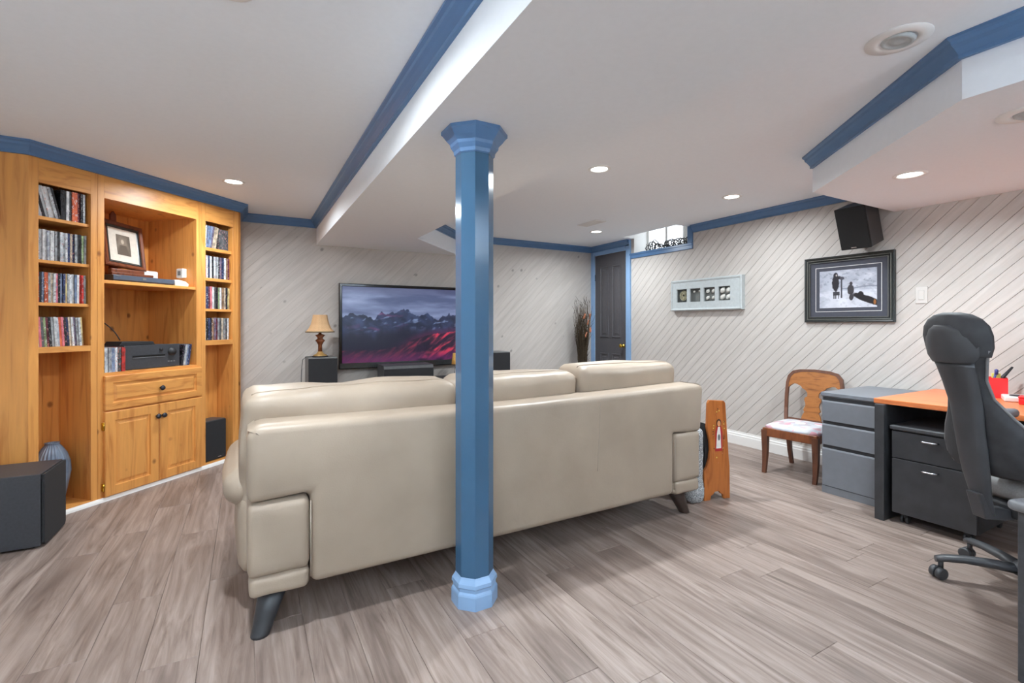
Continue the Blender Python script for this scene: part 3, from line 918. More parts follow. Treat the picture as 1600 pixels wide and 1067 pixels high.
def mixc(a, b, t):
    t = max(0, min(1, t)); return tuple(x + (y - x) * t for x, y in zip(a, b))
def sm(a, b, x):
    t = max(0, min(1, (x - a) / (b - a))); return t * t * (3 - 2 * t)
def fbm(x, y, o=4):
    s, a, f = 0, 0.5, 1
    for _ in range(o):
        s += a * noise.noise((x * f, y * f, 0.3)); a *= 0.5; f *= 2
    return s
def portrait(u, v):
    c = (84, 74, 64)
    c = mixc(c, (120, 108, 94), 0.5 + 1.2 * fbm(u * 3, v * 3))
    r = math.hypot((u - 0.45) / 0.42, (v - 0.58) / 0.38)
    c = mixc((128, 116, 102), c, sm(0.5, 1.1, r))
    h = math.hypot((u - 0.44) / 0.13, (v - 0.66) / 0.13)
    c = mixc((184, 172, 154), c, sm(0.6, 1.1, h))
    if v < 0.5:
        c = mixc(c, (86, 74, 62), 1 - sm(0.12, 0.36, abs(u - 0.47) - (0.5 - v) * 0.5))
    return c
picture('print', 0.105, 0.10, W_ - 0.105, H_ - 0.095, 0.006, 40, 50, portrait, vcol('portrait_print', 0.6), t)
t = inst('frame_stand', 'small dark wooden stand under the framed portrait', 'stand', 0.575, 0.20, 1.546)
bm = new(); box(bm, 0.0, -0.03, 0, 0.30, 0.21, 0.014, 0.003); box(bm, 0.03, 0.02, 0.014, 0.27, 0.06, 0.062, 0.008); box(bm, 0.0, -0.03, 0.014, 0.30, -0.015, 0.03, 0.003)
obj('base', bm, M['woodframe'], t)
bm = new(); prism(bm, [(0.13, 0.05), (0.19, 0.05), (0.175, 0.49), (0.155, 0.515), (0.135, 0.49)], 'y', 0.185, 0.20); obj('back_support', bm, M['woodframe'], t)
# cords
def wob(x, y, z, dx, dz, n=14, amp=0.02, seed=1):
    r_ = random.Random(seed); ph = r_.random() * 6
    return [(x + dx * i / n + amp * math.sin(ph + 5.2 * i / n), y + amp * 0.6 * math.cos(ph + 4 * i / n), z + dz * i / n) for i in range(n + 1)]
t = inst('power_cords', 'tangle of black power cords hanging down inside the cabinet', 'cords', 0, 0, 0)
for k, (a, amp) in enumerate((((0.43, 0.20, 1.47, 0.03, -0.42), 0.02), ((0.45, 0.22, 1.47, 0.0, -0.34), 0.035), ((0.44, 0.18, 1.30, 0.20, -0.22), 0.02), ((0.47, 0.21, 1.46, -0.035, -0.30), 0.028))):
    bm = new(); tube(bm, wob(*a, seed=k + 4, amp=amp), 0.004, 6); obj('cord', bm, M['black'], t)
bm = new()
for i in range(3): box(bm, 0.432 + i * 0.03, 0.19, 1.115, 0.450 + i * 0.03, 0.21, 1.13, 0.003)
obj('plug', bm, M['black'], t)
# vase in the lower left bay
t = inst('ribbed_vase', 'blue grey ribbed vase standing in the low left bay of the bookcase', 'vase', 0.205, 0.15, 0.0365)
bm = new()
prof = [(0.050, 0), (0.056, 0.006), (0.066, 0.06), (0.080, 0.14), (0.088, 0.21), (0.085, 0.27), (0.068, 0.33), (0.046, 0.37), (0.035, 0.385), (0.034, 0.395), (0.039, 0.40), (0.033, 0.40), (0.029, 0.385), (0.03, 0.34)]
NR = 96
rr = []
for r, z in prof:
    amp = 0.0042 * min(1, r / 0.05) if 0.16 < z < 0.39 else 0.0006
    rr.append([((r + amp * math.cos(PI * i / 2)) * math.cos(2 * PI * i / NR), (r + amp * math.cos(PI * i / 2)) * math.sin(2 * PI * i / NR), z) for i in range(NR)])
rings(bm, rr, smooth=True)
obj('body', bm, M['vase'], t)
# speaker in the low right bay
t = inst('bookshelf_speaker', 'black cube speaker in the low right bay of the pine bookcase', 'speaker', 1.20, 0.025, 0.0365)
obox('cabinet', M['spkdark'], t, 0, 0.012, 0, 0.205, 0.15, 0.34, bev=0.003)
obox('grille', M['grille'], t, 0.002, 0.0, 0.004, 0.203, 0.012, 0.336, bev=0.004)
obox('badge', M['silver'], t, 0.12, -0.0015, 0.018, 0.155, 0.001, 0.025)

# ---------------------------------------------------------------- subwoofer
t = thing('subwoofer', 'large black box subwoofer on the floor in front of the pine bookcase', 'speaker', (-0.962, 3.45, 0), math.radians(-1))
bm = new(); prism(bm, [(-0.55, 0.0), (0.0, 0.0), (0.0, 0.33), (-0.55, 0.33)], 'z', 0.012, 0.398, 0.004); obj('cabinet', bm, M['subside'], t)
bm = new(); prism(bm, [(0.004, 0.03), (0.02, 0.014), (0.31, 0.014), (0.326, 0.03), (0.326, 0.394), (0.004, 0.394)], 'x', 0.003, 0.016, 0.003); obj('grille', bm, M['grille'], t)
for p in ((-0.5, 0.04), (-0.05, 0.04), (-0.5, 0.28), (-0.05, 0.28)):
    bm = new(); lathe(bm, [(0.02, 0), (0.018, 0.013), (0.001, 0.013)], 12, p); obj('foot', bm, M['silver'], t)

# ---------------------------------------------------------------- television
t = thing('television', 'large black flat television on the back wall showing red mountains', 'television', (0.852, 5.27, 0.72))
TW, TH = 1.58, 0.91
bm = new(); rect_rings(bm, 0, 0, TW, TH, [(0.0, 0.06), (0.0, 0.004), (0.006, 0.0), (0.026, 0.0), (0.032, 0.006)], False); obj('bezel', bm, M['blackgloss'], t)
obox('lower_bezel', plain('dark_silver_bezel', (74, 78, 80), 0.12, 0.5), t, 0.006, -0.002, 0.006, TW - 0.006, 0.005, 0.062, bev=0.002, seg=1)
obox('rear_housing', M['black'], t, 0.02, 0.012, 0.02, TW - 0.02, 0.065, TH - 0.02)
obox('wall_mount', M['black'], t, 0.5, 0.065, 0.25, 1.1, 0.098, 0.65)
def mountains(u, v):
    # sky
    cl = fbm(u * 3.2, v * 9 + 5, 5)
    c = mixc((66, 76, 108), (128, 140, 172), 0.35 + 1.3 * cl + 0.5 * (0.9 - v))
    c = mixc(c, (58, 62, 92), sm(0.86, 1.0, v) * 0.7)
    r1 = 0.60 + 0.07 * math.exp(-((u - 0.40) / 0.17) ** 2) + 0.045 * math.exp(-((u - 0.88) / 0.1) ** 2) - 0.05 * math.exp(-((u - 0.2) / 0.06) ** 2) + 0.13 * (0.5 - abs(fbm(u * 8.0, 2.1, 6)) * 2) - 0.01
    if v < r1:
        d = r1 - v
        n1 = fbm(u * 14 + v * 5, v * 9, 4)
        c = mixc((18, 26, 50), (40, 54, 86), 0.5 + 1.5 * n1)
        sn = fbm(u * 18 - v * 12, v * 16 + 9, 3)
        c = mixc(c, (112, 128, 160), sm(0.10, 0.26, sn) * sm(0.30, 0.04, d) * 0.8)
        c = mixc(c, (98, 44, 84), sm(0.05, 0.3, fbm(u * 9, v * 14 + 30, 3)) * 0.6 * sm(0.35, 0.05, abs(u - 0.3)))
        c = mixc(c, (14, 18, 40), sm(0.16, 0.32, d))
    r3 = 0.16 + 0.22 * sm(0.25, 0.72, u) + 0.06 * sm(0.7, 1, u) + 0.03 * fbm(u * 9, 7.7, 4)
    if v < r3 + 0.10:
        e = sm(0.10, 0.0, v - r3)
        c = mixc(c, (70, 24, 58), e * 0.7 * sm(0.3, 0.6, u))
    if v < r3:
        n2 = fbm(u * 22 - v * 14, v * 7 + 3, 4)
        c = mixc((26, 16, 40), (176, 44, 70), sm(-0.18, 0.30, n2) * (0.35 + 0.65 * sm(0.35, 0.7, u)))
        c = mixc(c, (84, 26, 74), sm(0.16, 0.02, v) * 0.7)
        c = mixc(c, (16, 14, 34), sm(0.05, 0.25, fbm(u * 6 + 40, v * 6, 3)) * 0.75)
    return c
picture('screen', 0.030, 0.062, TW - 0.030, TH - 0.030, 0.005, 230, 120, mountains, vcol('tv_screen_picture', 0.25, 0.95), t)
# stand unit under it, behind the sofa
t = thing('media_stand', 'low black media stand behind the sofa under the television', 'stand', (1.63, 5.05, 0))
obox('top', M['pedblack'], t, -0.62, -0.2, 0.575, 0.62, 0.2, 0.60, bev=0.003)
for x in (-0.6, 0.58):
    obox('side_panel', M['pedblack'], t, x, -0.19, 0, x + 0.02, 0.19, 0.575)
obox('shelf', M['pedblack'], t, -0.58, -0.18, 0.28, 0.58, 0.18, 0.30)
t = thing('center_speaker', 'wide low black center speaker under the television', 'speaker', (1.51, 4.95, 0.6))
bm = new(); prism(bm, [(0, 0), (0.28, 0), (0.28, 0.165), (0.03, 0.165), (0.012, 0.158), (0.0, 0.13)], 'x', -0.27, 0.27, 0.003); obj('cabinet', bm, M['spkdark'], t)
obox('grille', M['grille'], t, -0.265, -0.010, 0.004, 0.265, 0.004, 0.128, bev=0.003)
def tower_speaker(x, label):
    t = thing('tower_speaker', label, 'speaker', (x, 4.95, 0))
    obox('cabinet', M['spkgrey'] , t, -0.135, 0.012, 0.02, 0.135, 0.30, 0.87, bev=0.004)
    obox('grille', M['grille'], t, -0.132, 0.0, 0.03, 0.132, 0.013, 0.862, bev=0.004)
    obox('plinth', M['black'], t, -0.15, -0.01, 0, 0.15, 0.31, 0.02, bev=0.003)
tower_speaker(0.652, 'black fronted grey tower speaker with a table lamp on top')
tower_speaker(2.60, 'black tower speaker right of the blue post behind the sofa')
# table lamp
t = thing('table_lamp', 'bronze table lamp with tan bell shade standing on the tower speaker', 'lamp', (0.64, 5.08, 0.8705))
bm = new(); lathe(bm, [(0.075, 0.0), (0.075, 0.012), (0.001, 0.012)], 24); obj('foot_disc', bm, M['black'], t)
bm = new(); lathe(bm, [(0.068, 0.012), (0.062, 0.022), (0.036, 0.034), (0.026, 0.05), (0.022, 0.055)], 20); obj('foot', bm, M['lampgold'], t)
bm = new(); lathe(bm, [(0.021, 0.052), (0.019, 0.12), (0.032, 0.145), (0.046, 0.165), (0.028, 0.182), (0.024, 0.19), (0.048, 0.218), (0.026, 0.224), (0.014, 0.232), (0.012, 0.275)], 12); obj('body', bm, M['lampbronze'], t)
bm = new()
NS = 6
prof = [(0.140, 0.250), (0.112, 0.282), (0.090, 0.325), (0.076, 0.38), (0.070, 0.42)]
def hexring(r, z, n=NS, ph=0.25):
    out = []
    for i in range(n * 4):
        a = 2 * PI * i / (n * 4); ca = (a % (2 * PI / n)) - PI / n
        rad = r * (0.93 + 0.07 * abs(ca) / (PI / n))
        out.append((rad * math.cos(a + ph), rad * math.sin(a + ph), z))
    return out
R1_ = [hexring(r, z) for r, z in prof]; R2_ = [hexring(r - 0.003, z) for r, z in prof[::-1]]
rings(bm, R1_ + R2_, loop=True, smooth=False)
sh = obj('shade', bm, M['lampshade'], t)
bm = new(); rings(bm, [hexring(0.142, 0.244), hexring(0.144, 0.250), hexring(0.140, 0.257), hexring(0.136, 0.250)], loop=True); obj('braid', bm, M['lampfringe'], sh)
bm = new(); tube(bm, [(-0.07, 0, 0.008), (-0.13, -0.01, 0.006), (-0.165, -0.04, -0.02), (-0.175, -0.06, -0.12), (-0.18, -0.05, -0.34), (-0.2, -0.03, -0.6), (-0.21, 0.02, -0.86)], 0.0035, 6); obj('cord', bm, M['black'], t)
# little lamp by the post
t = thing('small_lamp', 'small crystal lamp with amber shade left of the blue post, below the television', 'lamp', (2.06, 4.93, 0.6))
bm = new(); lathe(bm, [(0.045, 0), (0.045, 0.008), (0.02, 0.02), (0.010, 0.05), (0.018, 0.075), (0.012, 0.10), (0.008, 0.15)], 12); obj('crystal_stem', bm, M['crystal'], t)
bm = new(); r_ = random.Random(5)
for i in range(8):
    a = i * 0.785; p = Vector((0.045 * math.cos(a), 0.045 * math.sin(a), 0.10)); lathe(bm, [(0.001, 0.04), (0.007, 0.06), (0.001, 0.10)], 5, (p.x, p.y), smooth=False)
    tube(bm, [(0.01 * math.cos(a), 0.01 * math.sin(a), 0.12), (0.03 * math.cos(a), 0.03 * math.sin(a), 0.125), (p.x, p.y, 0.098)], 0.002, 4)
obj('crystal_drops', bm, M['crystal'], t)
bm = new(); rr = [[(r * math.cos(2 * PI * i / 20), r * math.sin(2 * PI * i / 20), z) for i in range(20)] for r, z in ((0.076, 0.155), (0.06, 0.275), (0.057, 0.275), (0.073, 0.155))]
rings(bm, rr, loop=True); obj('shade', bm, M['amber'], t)
# dried branches
t = thing('dried_branches', 'tall bundle of dark dried twigs with copper leaves in the corner beside the door', 'dried arrangement', (3.90, 5.08, 0))
bm = new(); lathe(bm, [(0.09, 0), (0.10, 0.02), (0.12, 0.18), (0.10, 0.36), (0.075, 0.42), (0.08, 0.45), (0.07, 0.45), (0.06, 0.40)], 20); obj('pot', bm, M['potdark'], t, True)
bm = new(); bmT = new(); r_ = random.Random(11)
for i in range(150):
    a = r_.random() * 6.28; r0 = 0.05 * r_.random() ** 0.5; top = r_.uniform(1.05, 1.5); sp = r_.uniform(0.02, 0.10) * (0.6 + r0 * 14)
    if i % 9 == 0: sp += 0.06
    pts = []
    for k in range(7):
        f = k / 6; z = 0.25 + (top - 0.25) * f
        rad = r0 + sp * max(0, f - 0.25) ** 1.6
        pts.append((rad * math.cos(a) + 0.006 * math.sin(9 * f + i), rad * math.sin(a) + 0.006 * math.cos(8 * f + i), z))
    tube(bm, pts, [0.0055 * (1 - 0.72 * k / 6) for k in range(7)], 4)
    if i % 2 == 0:
        for q_ in (2, 3, 4, 5, 6):
            p = Vector(pts[q_]); d = Vector((r_.uniform(-1, 1), r_.uniform(-1, 1), 1.4)).normalized() * r_.uniform(0.05, 0.12)
            tube(bmT, [p, p + d * 0.6, p + d], [0.0028, 0.002, 0.001], 4)
obj('stems', bm, M['stem'], t)['kind'] = 'stuff'
obj('twigs', bmT, M['stem'], t)['kind'] = 'stuff'
for i, (x, z) in enumerate(((-0.035, 1.30), (0.05, 1.30), (-0.02, 1.06), (0.0, 1.22), (0.03, 1.12))):
    bm = new(); soft(bm, -0.014, -0.006, -0.035, 0.014, 0.006, 0.035, 0.012, 4, nz=0.006, nsc=30, seed=i)
    obj('leaf', bm, M['copper'], t, loc=(x, -0.085 - 0.01 * i, z), rot=(0.2, 0.3 * (-1) ** i, 0.4 * i))

# ---------------------------------------------------------------- sofa
LE = M['leather']
so = thing('sofa', 'cream leather sofa seen from behind with three back cushions and dark legs', 'sofa', (0, 2.04, 0))
bm = new()
t_ = bmesh.new()
def densify(poly, n=6):
    out = []
    for i in range(len(poly)):
        p, q_ = poly[i], poly[(i + 1) % len(poly)]
        k = max(1, int(math.dist(p, q_) / 0.12))
        for j in range(k): out.append((p[0] + (q_[0] - p[0]) * j / k, p[1] + (q_[1] - p[1]) * j / k))
    return out
prism(bm, [(0.0, 0.515), (0.222, 0.530), (0.222, 0.165), (2.262, 0.165), (2.262, 0.535), (2.505, 0.520), (2.530, 0.80), (2.50, 0.822), (1.27, 0.800), (0.03, 0.812), (0.0, 0.79)], 'y', 0.0, 0.20, 0.034, 4)
sharp(obj('back', bm, LE, so), 60)
for s, x0, x1 in ((0, 0.002, 0.216), (1, 2.268, 2.492)):
    bm = new(); soft(bm, x0, 0.001, 0.234, x1 + (0.003 if s == 0 else 0), 0.25, 0.522 + (0.008 if s else -0.006), 0.022, 8, 0.003, 0.003, 9, s)
    obj('arm_end_panel', bm, LE, so)
    bm = new(); soft(bm, x0 + (0.004 if s == 0 else 0), 0.001, 0.155, x1 + (0.003 if s == 0 else -0.004), 0.25, 0.238, 0.024, 8, 0.0, 0.004, 12, s + 4)
    obj('base_corner', bm, LE, so)
    bm = new()
    if s == 0: soft(bm, -0.035, 0.21, 0.155, 0.20, 0.93, 0.50, 0.05, 8, 0.012, 0.006, 5, 1); soft(bm, -0.085, 0.23, 0.43, 0.22, 0.95, 0.59, 0.075, 10, 0.012, 0.008, 6, 2)
    else: soft(bm, 2.29, 0.21, 0.155, 2.50, 0.93, 0.50, 0.05, 8, 0.008, 0.006, 5, 1); soft(bm, 2.27, 0.23, 0.43, 2.525, 0.95, 0.59, 0.075, 10, 0.01, 0.008, 6, 2)
    obj('arm', bm, LE, so)
bm = new(); soft(bm, 0.2, 0.15, 0.165, 2.29, 0.93, 0.30, 0.03, 8); obj('base_frame', bm, LE, so)
for i in range(3):
    a = 0.205 + i * 0.692
    bm = new(); soft(bm, a, 0.30, 0.29, a + 0.688, 0.95, 0.46, 0.05, 9, 0.02, 0.006, 5, i); obj('seat_cushion', bm, LE, so)
for i, (a, b, top) in enumerate(((-0.015, 0.915, 0.925), (0.925, 1.672, 0.935), (1.682, 2.475, 0.958))):
    bm = new()
    tl = T(((a + b) / 2, 0.31, 0.62)) @ Matrix.Rotation(math.radians(4), 4, 'X')
    hwid = (b - a) / 2
    soft(bm, -hwid, -0.125, -0.25, hwid, 0.14, top - 0.632, 0.05, 16, 0.016, 0.016, 5.5, i + 2, M4=tl)
    cu = obj('back_cushion', bm, LE, so)
    # welt along the top edge
    pts = []
    tree = BVHTree.FromPolygons([v_.co[:] for v_ in cu.data.vertices], [p_.vertices[:] for p_ in cu.data.polygons])
    for k in range(41):
        f = -1 + k / 20; x = (a + b) / 2 + hwid * 0.93 * f
        hit = tree.ray_cast(Vector((x, 0.25 + 0.012 * math.sin(3 * f + i), 1.5)), Vector((0, 0, -1)))[0]
        if hit: pts.append(hit + Vector((0, 0, 0.001)))
    bm = new(); tube(bm, pts, 0.004, 6); obj('welt', bm, LE, cu)
bm = new(); tube(bm, [(1.685, 0.0, 0.775), (1.684, 0.0, 0.68), (1.68, 0.0, 0.58), (1.672, 0.0, 0.47), (1.668, 0.0, 0.40)], 0.0016, 5); obj('back_seam', bm, M['seam'], so)
for x in (0.222, 2.262):
    bm = new(); tube(bm, [(x, -0.0006, 0.2), (x, -0.0006, 0.5)], 0.0022, 5); obj('panel_seam', bm, M['seam'], so)
def leg(name, x, y, dx, dy, m, h=0.165, r0=0.045, r1=0.026):
    bm = new(); rr = []
    for f in (0, 0.06, 0.5, 1.0):
        r = r1 + (r0 - r1) * f
        rr.append([(x + dx * (1 - f) + r * math.cos(2 * PI * i / 16), y + dy * (1 - f) + r * math.sin(2 * PI * i / 16), h * f) for i in range(16)])
    rings(bm, rr); o = obj('leg', bm, m, so); return o
leg('leg', 0.10, 0.10, -0.055, -0.06, M['blackleg'], r0=0.056, r1=0.033)['label'] = 'splayed black tapered leg'
leg('leg', 2.37, 0.11, 0.075, -0.02, M['brownleg'], r0=0.056, r1=0.033)['label'] = 'splayed dark brown leg'
leg('leg', 0.13, 0.84, -0.06, 0.03, M['blackleg'])
leg('leg', 2.40, 0.84, 0.06, 0.03, M['brownleg'])
bm = new(); box(bm, 1.05, 0.30, 0.0, 1.13, 0.50, 0.17, 0.004); obj('center_support', bm, M['brownleg'], so)
bm = new(); box(bm, 2.0, 0.45, 0.0, 2.07, 0.52, 0.17, 0.004); obj('center_support', bm, M['brownleg'], so)

# ---------------------------------------------------------------- magazine rack and throw beside the sofa
t = thing('magazine_rack', 'orange pine magazine rack with a painted figure right of the sofa', 'rack', (2.81, 2.165, 0), math.radians(-12.7))
def rack_panel(y):
    bm = new()
    P = [(-0.105, 0), (-0.055, 0), (-0.048, 0.03), (-0.03, 0.038), (-0.018, 0.055), (0.018, 0.055), (0.03, 0.038), (0.048, 0.03), (0.055, 0), (0.105, 0), (0.103, 0.22), (0.098, 0.26), (0.088, 0.38), (0.068, 0.655), (0.055, 0.672), (-0.062, 0.682),
         (-0.075, 0.66), (-0.082, 0.50), (-0.074, 0.46), (-0.060, 0.40), (-0.056, 0.34), (-0.064, 0.28), (-0.085, 0.225), (-0.104, 0.20)]
    prism(bm, P, 'y', y, y + 0.02, 0.002, 1)
    return obj('end_panel', bm, M['rackwood'], t)
pf = rack_panel(0.0)
rack_panel(0.30)
obox('slat', M['rackwood'], t, 0.066, 0.02, 0.25, 0.082, 0.30, 0.33)
obox('slat', M['rackwood'], t, -0.09, 0.02, 0.06, 0.09, 0.30, 0.075)
bm = new(); prism(bm, [(-0.082, 0.10), (-0.02, 0.10), (-0.02, 0.5), (-0.082, 0.52)], 'y', 0.022, 0.298); obj('sling', bm, M['black'], t)['label'] = 'black sling between the end panels'
# painted figure: dress, apron, head
def flat(name, poly, m, y):
    bm = new(); prism(bm, poly, 'y', y - 0.0012, y); return obj(name, bm, m, pf)
ell = lambda cx, cz, rx, rz, n=14: [(cx + rx * math.cos(2 * PI * i / n), cz + rz * math.sin(2 * PI * i / n)) for i in range(n)]
PR = plain('red_folk_paint', (168, 36, 44), 0.5); PWt = plain('white_folk_paint', (232, 228, 222), 0.5); PF = plain('flesh_folk_paint', (214, 150, 104), 0.5); PK = plain('dark_folk_paint', (70, 40, 30), 0.5)
flat('painted_dress', [(-0.028 + 0.012, 0.33), (0.028 + 0.012, 0.33), (0.030 + 0.012, 0.46), (0.018 + 0.012, 0.50), (-0.018 + 0.012, 0.50), (-0.028 + 0.012, 0.46)], PR, -0.0002)
flat('painted_apron', [(-0.010, 0.35), (0.030, 0.35), (0.026, 0.45), (0.02, 0.495), (0.004, 0.495), (-0.004, 0.45)], PWt, -0.0016)
flat('painted_hair', ell(0.012, 0.522, 0.020, 0.028), PK, -0.0002)
flat('painted_face', ell(0.012, 0.518, 0.013, 0.020), PF, -0.0016)
flat('painted_motif', ell(0.012, 0.425, 0.009, 0.022), M['spkgrey'], -0.003)
for i in range(26):
    r_ = random.Random(i + 50); a = r_.random() * 6.28; rx, rz = 0.040 + 0.012 * r_.random(), 0.16 + 0.04 * r_.random()
    bm = new(); prism(bm, ell(0.012 + rx * math.cos(a), 0.44 + rz * math.sin(a), 0.0035, 0.005, 6), 'y', -0.0014, -0.0002)
    obj('painted_dot', bm, (PWt, M['yellow'], PK)[i % 3] if i % 3 else M['copper'], pf)
t = thing('throw_blanket', 'silver grey chunky knit throw hanging between the sofa and the rack', 'blanket', (2.664, 2.19, 0))
bm = new(); soft(bm, -0.055, -0.01, 0.004, 0.035, 0.36, 0.50, 0.03, 14, 0.012, 0.012, 16, 3)
soft(bm, -0.085, -0.02, 0.004, 0.03, 0.36, 0.12, 0.03, 10, 0.01, 0.016, 16, 5)
obj('knit', bm, M['yarn'], t)

# ---------------------------------------------------------------- wall things on the right wall
def wallthing(name, label, cat, y, z, off=0.0):
    return thing(name, label, cat, (XR - off, y, z), -PI / 2)      # local x to the right, -y into the room
t = wallthing('framed_snow_picture', 'large dark framed picture of a snowy scene with slate mat on the right wall', 'picture', 2.068, 1.488)
hw_, hh_ = 0.332, 0.274
bm = new(); rect_rings(bm, -hw_, -hh_, hw_, hh_, [(0, -0.001), (0, -0.026), (0.006, -0.032), (0.016, -0.030), (0.020, -0.024), (0.034, -0.022), (0.040, -0.014)], False); obj('frame', bm, M['frameblack'], t)
for a in ((0.021, 0.026), (0.040, 0.044)):
    bm = new(); rect_rings(bm, -hw_, -hh_, hw_, hh_, [(a[0], -0.022), (a[0] + 0.001, -0.0265), (a[1], -0.0265), (a[1] + 0.001, -0.016)], False); obj('bead', bm, M['framebead'], t)
bm = new(); rect_rings(bm, -hw_, -hh_, hw_, hh_, [(0.04, -0.012), (0.04, -0.013)]); obj('mat_board', bm, M['mat'], t)
bm = new(); rect_rings(bm, -0.245, -0.187, 0.245, 0.187, [(0, -0.0135), (0, -0.015), (0.004, -0.015), (0.004, -0.0135)], False); obj('mat_line', bm, M['whiteplastic'], t)
def snow(u, v):
    n1 = fbm(u * 5, v * 6, 5)
    c = mixc((146, 152, 168), (214, 218, 228), 0.55 + 0.9 * n1 - 0.1 * v)
    if v < 0.45: c = mixc(c, (226, 228, 236), 0.5)
    if abs(v - 0.52 - 0.02 * math.sin(u * 9)) < 0.02 and u > 0.4: c = mixc(c, (120, 126, 142), 0.7)
    c = mixc(c, (128, 136, 152), sm(0.3, 0.0, u) * 0.5 * sm(-0.1, 0.2, n1))
    c = mixc(c, (120, 126, 140), sm(0.10, 0.25, fbm(u * 14, v * 14 + 5, 3)) * (0.5 if v > 0.55 else 0.2))
    def blob(cx, cy, rx, ry): return math.hypot((u - cx) / rx, (v - cy) / ry)
    dk = (38, 38, 46)
    # tall figure in a dark coat on a stool by a post
    body = min(blob(0.295, 0.66, 0.065, 0.23), blob(0.30, 0.86, 0.042, 0.085), blob(0.345, 0.80, 0.06, 0.045))
    c = mixc(dk, c, sm(0.86, 1.06, body + 0.25 * fbm(u * 20, v * 20, 2)))
    c = mixc((190, 180, 176), c, sm(0.6, 1.0, blob(0.312, 0.865, 0.018, 0.035)))
    if 0.25 < u < 0.37 and 0.33 < v < 0.43: c = mixc(dk, c, 0.12)
    for lx in (0.265, 0.30, 0.35):
        if abs(u - lx) < 0.009 and 0.24 < v < 0.36: c = dk
    if abs(u - 0.405) < 0.013 and 0.26 < v < 0.76: c = (64, 64, 74)
    c = mixc((70, 70, 80), c, sm(0.7, 1.0, blob(0.41, 0.78, 0.05, 0.05)))
    # child
    ch = min(blob(0.565, 0.47, 0.06, 0.14), blob(0.57, 0.625, 0.028, 0.05), blob(0.575, 0.27, 0.04, 0.09))
    c = mixc((58, 56, 62), c, sm(0.85, 1.06, ch + 0.2 * fbm(u * 20, v * 20 + 3, 2)))
    # lying dog
    x_, y_ = u - 0.85, v - 0.2
    xr, yr = x_ * 0.85 - y_ * 0.5 * -1, y_ * 0.9 + x_ * 0.42
    dg = min(math.hypot(xr / 0.16, yr / 0.085), blob(0.735, 0.33, 0.05, 0.085))
    c = mixc((30, 29, 34), c, sm(0.85, 1.08, dg + 0.2 * fbm(u * 20, v * 20 + 8, 2)))
    c = mixc((150, 96, 50), c, sm(0.5, 1.0, blob(0.965, 0.13, 0.03, 0.09)))
    return c
picture('print', -0.212, -0.155, 0.212, 0.155, -0.0140, 150, 110, snow, vcol('snow_print', 0.35), t)
t = wallthing('shadow_box_frame', 'pale grey shadow box frame with four small windows of shells on the right wall', 'picture frame', 3.435, 1.515)
hx, hz = 0.447, 0.170
bm = new(); rect_rings(bm, -hx, -hz, hx, hz, [(0, -0.001), (0, -0.048), (0.010, -0.055), (0.024, -0.050), (0.028, -0.044)], False)
obj('frame', bm, M['paleframe'], t)
obox('backing', M['shadowbox'], t, -hx + 0.01, -0.006, -hz + 0.01, hx - 0.01, -0.001, hz - 0.01)
xs = [-0.365, -0.185, -0.005, 0.175]
bm = new()
zz0, zz1, ww = -0.075, 0.070, 0.140
xprev = -hx + 0.02
for x in xs:
    box(bm, xprev, -0.046, zz0, x, -0.030, zz1); xprev = x + ww
box(bm, xprev, -0.046, zz0, hx - 0.02, -0.030, zz1)
box(bm, -hx + 0.02, -0.046, -hz + 0.02, hx - 0.02, -0.030, zz0); box(bm, -hx + 0.02, -0.046, zz1, hx - 0.02, -0.030, hz - 0.02)
obj('mount', bm, M['paleframe'], t)
for k, x in enumerate(xs):
    if k == 0:
        bm = new()
        for j in range(3): tube(bm, [(x + 0.075 + (0.05 - j * 0.015) * math.cos(a * 0.52), -0.016, 0.0 + (0.052 - j * 0.016) * math.sin(a * 0.52)) for a in range(12)], 0.008, 6, closed=True)
        obj('coil', bm, M['olive'], t)
        continue
    pos = [(0.035, 0.105), (0.105, 0.105), (0.035, 0.035), (0.105, 0.035)] if k > 1 else [(0.04, 0.11), (0.11, 0.115)]
    sz = 0.030 if k == 3 else (0.022 if k == 2 else 0.013)
    for (ax, az) in pos:
        bm = new(); lathe(bm, [(0.001, -sz * 1.2), (sz * 0.55, -sz * 0.7), (sz * 0.85, 0), (sz * 0.6, sz * 0.7), (0.001, sz * 1.3)], 10)
        obj('shell', bm, M['shell'], t, True, loc=(x + ax, -0.018, zz0 + az), rot=(0, 0.7, 0))
t = wallthing('light_switch', 'white wall light switch plate right of the large framed picture', 'light switch', 1.58, 1.41)
obox('plate', M['switchplate'], t, -0.036, -0.007, -0.062, 0.036, -0.0005, 0.062, bev=0.003)
obox('rocker', M['switchplate'], t, -0.017, -0.011, -0.034, 0.017, -0.006, 0.034, bev=0.002)
# wall speaker, tilted down
t = thing('wall_speaker', 'black speaker tilted down high on the right wall under the soffit', 'speaker', (4.185, 1.905, 1.985), rot=(0, 0, -PI / 2))
RX = Matrix.Rotation(math.radians(20), 4, 'X')
bm = new(); prism(bm, [(-0.102, -0.165), (0.102, -0.165), (0.102, 0.02), (0.08, 0.06), (-0.08, 0.06), (-0.102, 0.02)], 'z', -0.16, 0.16, 0.003, M4=RX); obj('cabinet', bm, plain('wall_speaker_vinyl', (44, 44, 46), 0.4), t)
bm = new(); box(bm, -0.103, -0.182, -0.161, 0.103, -0.164, 0.161, 0.004, M4=RX); obj('grille', bm, plain('black_grille', (14, 14, 15), 0.8), t)
bm = new(); box(bm, -0.03, -0.1835, -0.150, 0.006, -0.181, -0.143, M4=RX); obj('badge', bm, M['silver'], t)
bm = new(); tube(bm, [(0, 0.05, 0.0), (0, 0.085, 0.0)], 0.014, 10); box(bm, -0.03, 0.085, -0.05, 0.03, 0.0995, 0.05, 0.003); obj('bracket', bm, M['black'], t)

